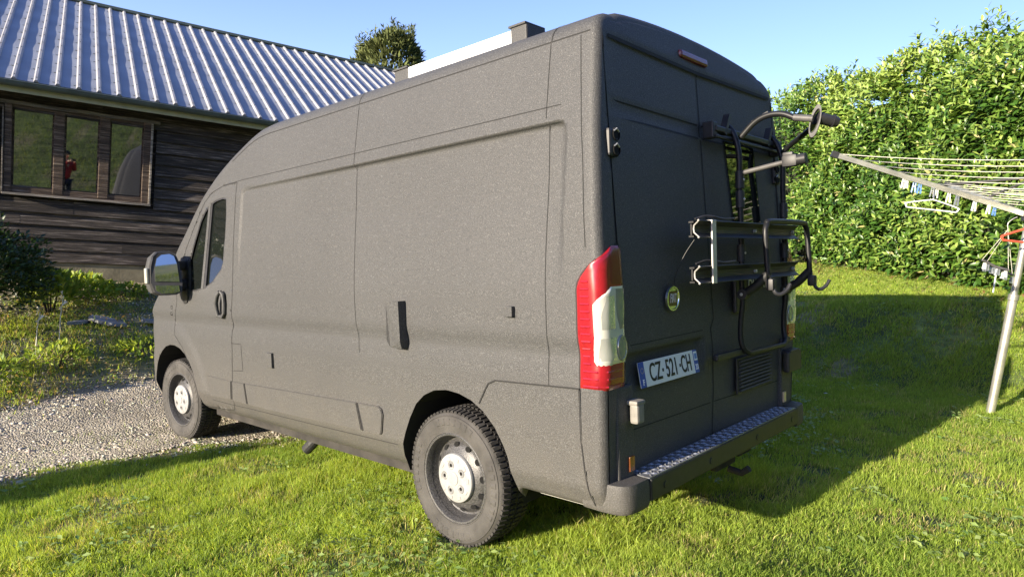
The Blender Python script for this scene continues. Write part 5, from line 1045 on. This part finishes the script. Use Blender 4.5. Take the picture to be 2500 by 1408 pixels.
# small sock hanger with pegs
so = empty('sock_hanger', PB + Vector((.10 * math.cos(a0), .10 * math.sin(a0), ZH - .10)), rz=a0); tag(so, 'grey sock hanger with many small clips beside the pole', 'sock hanger')
q = MB(); q.tube([(.19, .0, -.30), (-.06, .0, -.40)], .011, 8); q.build('bar', M['alu_worn'], so); q = MB(); q.tube([(.09, -.14, -.33), (.05, .14, -.36)], .010, 8); q.build('bar', M['alu_worn'], so)
q = MB()
for e in ((.19, 0, -.30), (-.06, 0, -.40), (.09, -.14, -.33), (.05, .14, -.36)): q.tube([e, (.04, 0, -.03)], .0018, 4)
q.build('string', M['line'], so); q = MB(); q.tube(smoothpath([(.04, 0, -.03), (.05, 0, .02), (.02, 0, .06), (-.01, 0, .08)]), .003, 6); q.build('hook', M['alu'], so)
for k in range(11):
    u = k / 10; e = Vector((.19, 0, -.30)).lerp(Vector((-.06, 0, -.40)), u) if k % 3 else Vector((.09, -.14, -.33)).lerp(Vector((.05, .14, -.36)), u); q = MB()
    for s in (1, -1): q.prism([(.003 * s, 0), (.010 * s, -.002), (.014 * s, -.052), (.005 * s, -.055)], lambda a, b, w_: (e.x + a, e.y + w_, e.z - .012 + b), -.006, .006)
    q.build('clip', M['pegpale'] if k % 2 else M['peggrey'], so)
q = MB(); q.tube([(.075, .02, -.36), (.07, .02, -.56)], .006, 6); q.build('hanging_strip', M['pegpale'], so)

# ================================================================== PHOTOGRAPHER (seen only as the red figure mirrored in the house window)
fw = Vector((.6702, -.733, 0)).normalized(); pp = Vector((CAMP.x, CAMP.y, 0)) - fw * .42; pz = float(height(pp.x, pp.y)); person = empty('person', (pp.x, pp.y, pz), rz=math.atan2(fw.y, fw.x))
tag(person, 'person in red jacket and dark cap holding up a phone, mirrored in the house window', 'person')
hz = CAMP.z - pz                                               # phone height
def skinmesh(name, verts, edges, radii, m, parent, sub=2):
    me = bpy.data.meshes.new(name); me.from_pydata(verts, edges, []); o = bpy.data.objects.new(name, me); COL.objects.link(o); o.parent = parent
    md = o.modifiers.new('skin', 'SKIN'); md.use_smooth_shade = True
    for i, v in enumerate(me.skin_vertices[0].data): v.radius = radii[i] if isinstance(radii[i], tuple) else (radii[i], radii[i])
    me.skin_vertices[0].data[0].use_root = True
    s = o.modifiers.new('sub', 'SUBSURF'); s.levels = sub; s.render_levels = sub
    dg = bpy.context.evaluated_depsgraph_get(); m2 = bpy.data.meshes.new_from_object(o.evaluated_get(dg)); o.modifiers.clear(); o.data = m2; m2.materials.clear(); m2.materials.append(m); return o
M['jacket'] = mat('red_jacket', (0.36, 0.018, 0.020), .75, noise=.15, nscale=8); M['jeans'] = mat('dark_jeans', (0.020, 0.025, 0.045), .85, noise=.2, nscale=20); M['skin'] = mat('skin', (0.50, 0.30, 0.21), .55); M['capm'] = mat('dark_cap', (0.015, 0.016, 0.018), .8)
sh_ = hz - .06; hip = .86 * hz / 1.45
body_ = skinmesh('figure', [(0, 0, hip), (0, 0, hip + .22), (0, 0, sh_ - .06), (.0, 0, sh_ + .05), (.02, 0, sh_ + .12), (.035, 0, sh_ + .20), (.03, 0, sh_ + .27)], [(0, 1), (1, 2), (2, 3), (3, 4), (4, 5), (5, 6)], [(.15, .11), (.14, .10), (.15, .10), (.06, .055), (.055, .055), (.085, .078), (.07, .07)], M['skin'], person)
skinmesh('jacket', [(0, 0, hip - .04), (0, 0, hip + .20), (0, 0, sh_ - .10), (0, 0, sh_ + .03), (0, .19, sh_), (.06, .24, sh_ - .25), (.26, .10, hz - .06), (0, -.19, sh_), (.06, -.24, sh_ - .25), (.26, -.10, hz - .06)], [(0, 1), (1, 2), (2, 3), (2, 4), (4, 5), (5, 6), (2, 7), (7, 8), (8, 9)], [(.185, .14), (.17, .125), (.18, .125), (.085, .075), .078, .062, .048, .078, .062, .048], M['jacket'], person)
skinmesh('trousers', [(0, 0, hip), (0, .095, hip - .08), (.02, .10, hip * .53), (-.01, .105, .09), (0, -.095, hip - .08), (.02, -.10, hip * .53), (-.01, -.105, .09)], [(0, 1), (1, 2), (2, 3), (0, 4), (4, 5), (5, 6)], [(.15, .12), .095, .070, .052, .095, .070, .052], M['jeans'], person)
for s in (1, -1):
    q = MB(); q.bbox((.05, .105 * s, .045), (.27, .095, .09), .03); q.build('shoe', M['capm'], person)
    V0 = [(.24, .10 * s, hz - .055), (.30, .085 * s, hz - .03), (.335, .075 * s, hz - .01)]; E0 = [(0, 1), (1, 2)]; Rd = [.026, .030, .028]
    hnd = skinmesh('hand', V0, E0, Rd, M['skin'], person, 1)
    for k, ln in enumerate((.95, 1.05, 1.0, .82)):
        z = hz + .022 - .019 * k; skinmesh('finger', [(.335, .075 * s, z - .01), (.358, .078 * s, z), (.372, .062 * s, z + .002), (.372, .062 * s - s * .022 * ln, z + .002)], [(0, 1), (1, 2), (2, 3)], [.0095, .0088, .0080, .0072], M['skin'], hnd, 1)
    skinmesh('thumb', [(.315, .078 * s, hz - .005), (.335, .055 * s, hz - .022), (.350, .040 * s, hz - .012)], [(0, 1), (1, 2)], [.0115, .010, .0085], M['skin'], hnd, 1)
q = MB(); hx = .035; ztop = sh_ + .255; q.lathe([(.098, ztop - .035), (.100, ztop), (.090, ztop + .045), (.055, ztop + .075), (0, ztop + .082)], 20, axis='z', c=(hx, 0, 0)); q.box((hx + .12, 0, ztop - .022), (.12, .14, .012)); q.build('cap', M['capm'], person, smooth=True)
q = MB(); q.bbox((hx + .098, 0, sh_ + .185), (.035, .026, .04), .01)
q.build('nose', M['skin'], person, smooth=True); q = MB()
for s in (1, -1): q.bbox((hx + .083, .033 * s, sh_ + .207), (.012, .026, .012), .004)
q.build('eye', M['ink'], person); q = MB(); q.bbox((hx + .085, 0, sh_ + .145), (.012, .05, .010), .003); q.build('mouth', M['hangred'], person)
ph = MB(); ph.bbox((.362, 0, hz + .005), (.009, .155, .074), .004); pho = ph.build('phone', M['black']); pho.matrix_world = Matrix.Translation(person.location) @ Matrix.Rotation(math.atan2(fw.y, fw.x), 4, 'Z'); tag(pho, 'black phone held up in both hands by the person', 'phone')

# ================================================================== LOOSE GRAVEL, GRASS
bm = bmesh.new(); bmesh.ops.create_icosphere(bm, subdivisions=1, radius=1.0); SV = np.array([v.co[:] for v in bm.verts]); SF = np.array([[v.index for v in f.verts] for f in bm.faces]); bm.free()
n = 62000; gxx = rng.uniform(2.2, 9.0, n) ** 1.0; gyy = rng.uniform(-2.2, 4.2, n); e = gravel_edge(gxx, gyy); zz = height(gxx, gyy); P0_ = np.stack([gxx, gyy, zz], 1); k = ((e > -.10 - .25 * rng.uniform(size=n) ** 3) | ((gxx > 4.8) & (rng.uniform(size=n) < .25))) & in_view(P0_, 1.05); P0_ = P0_[k]; n = len(P0_)
sz = np.exp(rng.normal(-4.9, .45, n)); sz = np.clip(sz, .004, .03); sc = rng.uniform(.6, 1.25, (n, 3)) * np.array([1, 1, .62]); an = rng.uniform(0, 6.283, n); ca, sa = np.cos(an), np.sin(an)
Q = SV[None] * (1 + .28 * rng.normal(size=(n, len(SV), 1)).clip(-1, 1)) * sc[:, None] * sz[:, None, None]; Q = np.stack([Q[..., 0] * ca[:, None] - Q[..., 1] * sa[:, None], Q[..., 0] * sa[:, None] + Q[..., 1] * ca[:, None], Q[..., 2]], -1) + P0_[:, None] + np.array([0, 0, .008])
tone = rng.uniform(.22, .56, (n, 1)) ** 1.0; c = tone * np.array([1.0, .92, .745])[None] * rng.uniform(.9, 1.1, (n, 3)); FF = (SF[None] + (np.arange(n) * len(SV))[:, None, None]).reshape(-1, 3)
gs = npmesh('loose_gravel', Q.reshape(-1, 3), FF, M['stone'], col=np.repeat(c, len(SV), 0)); tag(gs, 'loose pale stones on the gravel drive', kind='stuff')

def grass_blades(P0_, hgt, wid, lean, colr, simple=None):
    """each blade: 3-segment tapering strip, 5 vertices, 2 quads-as-tris"""
    n = len(P0_); a = rng.uniform(0, 6.283, n); dirn = np.stack([np.cos(a), np.sin(a)], 1); s = np.stack([-np.sin(a), np.cos(a)], 1); la = rng.uniform(0, 6.283, n); ld = np.stack([np.cos(la), np.sin(la)], 1)
    V = np.zeros((n, 5, 3)); w = wid[:, None] * .5
    V[:, 0, :2] = P0_[:, :2] - s * w; V[:, 1, :2] = P0_[:, :2] + s * w; mid = P0_[:, :2] + ld * (lean * hgt * .35)[:, None]; tip = P0_[:, :2] + ld * (lean * hgt * 1.0)[:, None]
    V[:, 2, :2] = mid - s * w * .8; V[:, 3, :2] = mid + s * w * .8; V[:, 4, :2] = tip; zt = hgt * np.sqrt(np.clip(1 - (lean * .75) ** 2, .15, 1)); V[:, 0, 2] = V[:, 1, 2] = P0_[:, 2] - .006; V[:, 2, 2] = V[:, 3, 2] = P0_[:, 2] + zt * .58; V[:, 4, 2] = P0_[:, 2] + zt
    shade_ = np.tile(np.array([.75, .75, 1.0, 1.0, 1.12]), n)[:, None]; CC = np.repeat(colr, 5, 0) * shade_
    if simple is None: simple = np.zeros(n, dtype=bool)
    full = np.where(~simple)[0]; thin_ = np.where(simple)[0]; V3 = V[thin_][:, [0, 1, 4]]; V5 = V[full]; C5 = CC.reshape(n, 5, 3)[full].reshape(-1, 3); C3 = CC.reshape(n, 5, 3)[thin_][:, [0, 1, 4]].reshape(-1, 3)
    b = (np.arange(len(full)) * 5)[:, None]; F4 = b + np.array([[0, 1, 3, 2]]); F3 = np.concatenate([b + np.array([[2, 3, 4]]), len(full) * 5 + (np.arange(len(thin_)) * 3)[:, None] + np.array([[0, 1, 2]])])
    return np.concatenate([V5.reshape(-1, 3), V3.reshape(-1, 3)]), F4, F3, np.concatenate([C5, C3])
def tyre_zone(x, y):
    """lawn flattened where the rear wheels stand (van frame ~ world here)"""
    return ((np.abs(x) < .13) & (np.abs(np.abs(y) - .885) < .13))
def make_grass(n, x0, x1, y0, y1, wid, hmul=1.0):
    gx_ = rng.uniform(x0, x1, n); gy_ = rng.uniform(y0, y1, n); ge_ = gravel_edge(gx_, gy_); z = height(gx_, gy_); P0_ = np.stack([gx_, gy_, z], 1); d = np.linalg.norm(P0_ - np.array(CAMP), axis=1)
    clump = fbm(gx_ * 7, gy_ * 7, 2, 51); patch = fbm(gx_ * 1.3, gy_ * 1.3, 3, 52); thin = fbm(gx_ * 3.1 + 9, gy_ * 3.1, 3, 53)
    dens = np.clip(1.25 - sstep(.56, .72, thin) * 1.05, .26, 1) * (.40 + .60 * sstep(.30, .56, clump)) * np.clip(np.where(ge_ > -.02, .02, 1), 0, 1) * np.where((ge_ <= -.02) & (ge_ > -.22) & (gx_ < 4.2), .35, 1)
    bank = (gx_ > 4.6); dens = np.where(bank, dens * .80 * sstep(8.6, 7.2, gx_) * (.35 + .65 * sstep(.40, .55, patch)), dens); hedge_d = (np.stack([gx_, gy_], 1) - HP[0][None]) @ HN; dens = np.where(hedge_d < -.1, 0, dens); dens = np.where(tyre_zone(gx_, gy_), 0, dens)
    keep = (rng.uniform(size=n) < dens) & (in_view(P0_, 1.05) | (in_view(P0_, 1.25) & (rng.uniform(size=n) < .5))); P0_ = P0_[keep]; n = len(P0_); clump = clump[keep]; patch = patch[keep]; d = d[keep]; gx_ = gx_[keep]; gy_ = gy_[keep]; bank = bank[keep]; thin = thin[keep]; hedge_d = hedge_d[keep]
    h = (.015 + .020 * clump + .015 * rng.uniform(size=n)) * hmul * rng.uniform(.7, 1.3, n) * (1 + .6 * sstep(.6, .8, patch)); h = np.where(rng.uniform(size=n) < .012, h * 1.9, h); h = np.where(bank, h * (1.15 - .5 * sstep(6.6, 7.6, gx_)), h)
    under = (gx_ > -.95) & (gx_ < 4.2) & (np.abs(gy_) < .9); h = np.where(under, h * .85, h)
    w = wid * rng.uniform(.7, 1.4, n); lean = np.clip(.30 + .42 * np.abs(rng.normal(size=n)), 0, 1.15)
    g1 = np.array([.17, .285, .045]); g2 = np.array([.42, .52, .085]); g3 = np.array([.58, .52, .22]); f = np.clip(.50 + .75 * (patch - .5) + .22 * rng.normal(size=n), 0, 1)[:, None]; c = g1 * (1 - f) + g2 * f
    dry = (rng.uniform(size=n) < .04 + .24 * sstep(.50, .66, thin) + .08 * sstep(.9, .2, hedge_d) + .18 * bank)[:, None]; c = np.where(dry, g3 * rng.uniform(.6, 1.15, (n, 1)), c) * rng.uniform(.62, 1.30, (n, 1)); far_ = d > 4.3; w = np.where(far_, w * 1.25, w); lean = np.where(far_, lean * .8, lean); return grass_blades(P0_, h, w, lean, c, far_)
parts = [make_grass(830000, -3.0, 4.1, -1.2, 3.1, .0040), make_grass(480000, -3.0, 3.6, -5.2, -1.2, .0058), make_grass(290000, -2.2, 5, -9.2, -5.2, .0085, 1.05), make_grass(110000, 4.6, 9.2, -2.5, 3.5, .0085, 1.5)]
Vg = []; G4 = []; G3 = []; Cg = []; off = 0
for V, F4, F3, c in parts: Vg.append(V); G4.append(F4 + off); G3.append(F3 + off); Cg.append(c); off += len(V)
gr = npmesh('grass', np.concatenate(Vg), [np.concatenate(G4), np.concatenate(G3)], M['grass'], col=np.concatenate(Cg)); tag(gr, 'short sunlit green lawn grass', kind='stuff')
# flat clover and broad leaves in the lawn
n = 15000; wx = rng.uniform(-2.6, 3.6, n); wy = rng.uniform(-8.5, 2.8, n); wz = height(wx, wy); P0_ = np.stack([wx, wy, wz], 1); cl_ = fbm(wx * 2.1 + 3, wy * 2.1, 3, 61); k = (cl_ > .52) & (rng.uniform(size=n) < sstep(.5, .75, cl_) + .12) & in_view(P0_, 1.05) & (gravel_edge(wx, wy) < -.15) & ~tyre_zone(wx, wy); P0_ = P0_[k]; n = len(P0_)
P0_ = np.repeat(P0_, 3, 0) + np.concatenate([rng.normal(size=(n * 3, 2)) * .012, rng.uniform(.018, .048, (n * 3, 1))], 1); a = rng.uniform(0, 6.283, n * 3); D = unit(np.stack([np.cos(a), np.sin(a), rng.uniform(-.1, .5, n * 3)], 1)); N_ = unit(np.stack([rng.normal(size=n * 3) * .3, rng.normal(size=n * 3) * .3 + .15, np.ones(n * 3)], 1)); sz = rng.uniform(.016, .042, n * 3)
cw = (np.array([.12, .22, .045])[None] * (1 - (f_ := rng.uniform(0, 1, (n * 3, 1)))) + np.array([.34, .42, .14])[None] * f_); V_, F_ = scatter(P0_, D, N_, sz, tplB, np.full(n * 3, 1.5)); wl = npmesh('lawn_weeds', V_, F_, M['leafattr'], col=np.repeat(cw, len(tplB[0]), 0)); tag(wl, 'clover and small broad leaves in the lawn', kind='stuff')
# low ground cover and litter on the bank and under the hedge
n = 8000; wx = rng.uniform(4.7, 8.3, n); wy = rng.uniform(-2.2, 3.4, n); wz = height(wx, wy); P0_ = np.stack([wx, wy, wz + rng.uniform(.01, .09, n)], 1); cl_ = fbm(wx * 1.7, wy * 1.7, 3, 71); k = (rng.uniform(size=n) < sstep(.42, .62, cl_)) & in_view(P0_, 1.05) & (gravel_edge(wx, wy) < .05); P0_ = P0_[k]; n = len(P0_); D = unit(rng.normal(size=(n, 3)) + np.array([0, 0, .5])); N_ = unit(rng.normal(size=(n, 3)) * .5 + np.array([0, .3, 1])); sz = rng.uniform(.02, .06, n); f = rng.uniform(0, 1, (n, 1)); c = np.array([.11, .20, .035]) * (1 - f) + np.array([.36, .41, .09]) * f
dry = rng.uniform(size=(n, 1)) < .38; c = np.where(dry, np.array([.40, .29, .14]) * rng.uniform(.6, 1.1, (n, 1)), c); V_, F_ = scatter(P0_, D, N_, sz, tplB, np.full(n, 1.3)); wl = npmesh('bank_ground_cover', V_, F_, M['weed'], col=np.repeat(c, len(tplB[0]), 0)); tag(wl, 'low weeds and dead leaves on the bank', kind='stuff')
n = 5200; s = rng.uniform(-3, 6, n); d_ = rng.uniform(-.3, 1.5, n) ; xy = hedge_pt(s, d_); P0_ = np.stack([xy[:, 0], xy[:, 1], height(xy[:, 0], xy[:, 1]) + rng.uniform(.015, .06, n)], 1); k = (rng.uniform(size=n) < sstep(1.2, .1, d_) * .6) & in_view(P0_, 1.05); P0_ = P0_[k]; n = len(P0_); D = unit(rng.normal(size=(n, 3)) * np.array([1, 1, .4])); N_ = unit(rng.normal(size=(n, 3)) * .4 + np.array([0, .2, 1])); sz = rng.uniform(.035, .085, n); f = rng.uniform(0, 1, (n, 1)); c = np.array([.13, .22, .04]) * (1 - f) + np.array([.36, .42, .10]) * f; dry = rng.uniform(size=(n, 1)) < .16; c = np.where(dry, np.array([.34, .21, .10]) * rng.uniform(.6, 1.1, (n, 1)), c)
V_, F_ = scatter(P0_, D, N_, sz, tplB, np.full(n, 1.4)); wl = npmesh('hedge_ground_cover', V_, F_, M['weed'], col=np.repeat(c, len(tplB[0]), 0)); tag(wl, 'low weeds and fallen leaves at the foot of the hedge', kind='stuff')

# rough tussocks on the hillside behind the camera (the house window mirrors them)
n = 60000; tx = rng.uniform(-26, -4.6, n); ty = rng.uniform(-7, 20, n); P0_ = np.stack([tx, ty, height(tx, ty)], 1); n = len(P0_); cl_ = fbm(tx * .8, ty * .8, 3, 91); h = rng.uniform(.10, .30, n) * (.5 + cl_); f = np.clip(cl_ + .25 * rng.normal(size=n), 0, 1)[:, None]; c = np.array([.05, .105, .022]) * (1 - f) + np.array([.15, .19, .055]) * f
V, F4, F3, c = grass_blades(P0_, h * .8, np.full(n, .022), rng.uniform(.2, .9, n), c, np.ones(n, dtype=bool)); hg = npmesh('hillside_grass', V, [F4, F3], M['grass'], col=c); tag(hg, 'rough grass on the hillside mirrored in the window', kind='stuff')

q = MB(); q.add([(0, 0, .045), (.045, .012, .055), (.06, .05, .05), (.015, .055, .06), (-.02, .03, .05)], [(0, 1, 2, 3, 4)]); o = q.build('fallen_leaf', M['line']); o.location = (-.30, -3.62, float(height(-.30, -3.62))); tag(o, 'single pale fallen leaf on the shaded lawn', 'leaf')
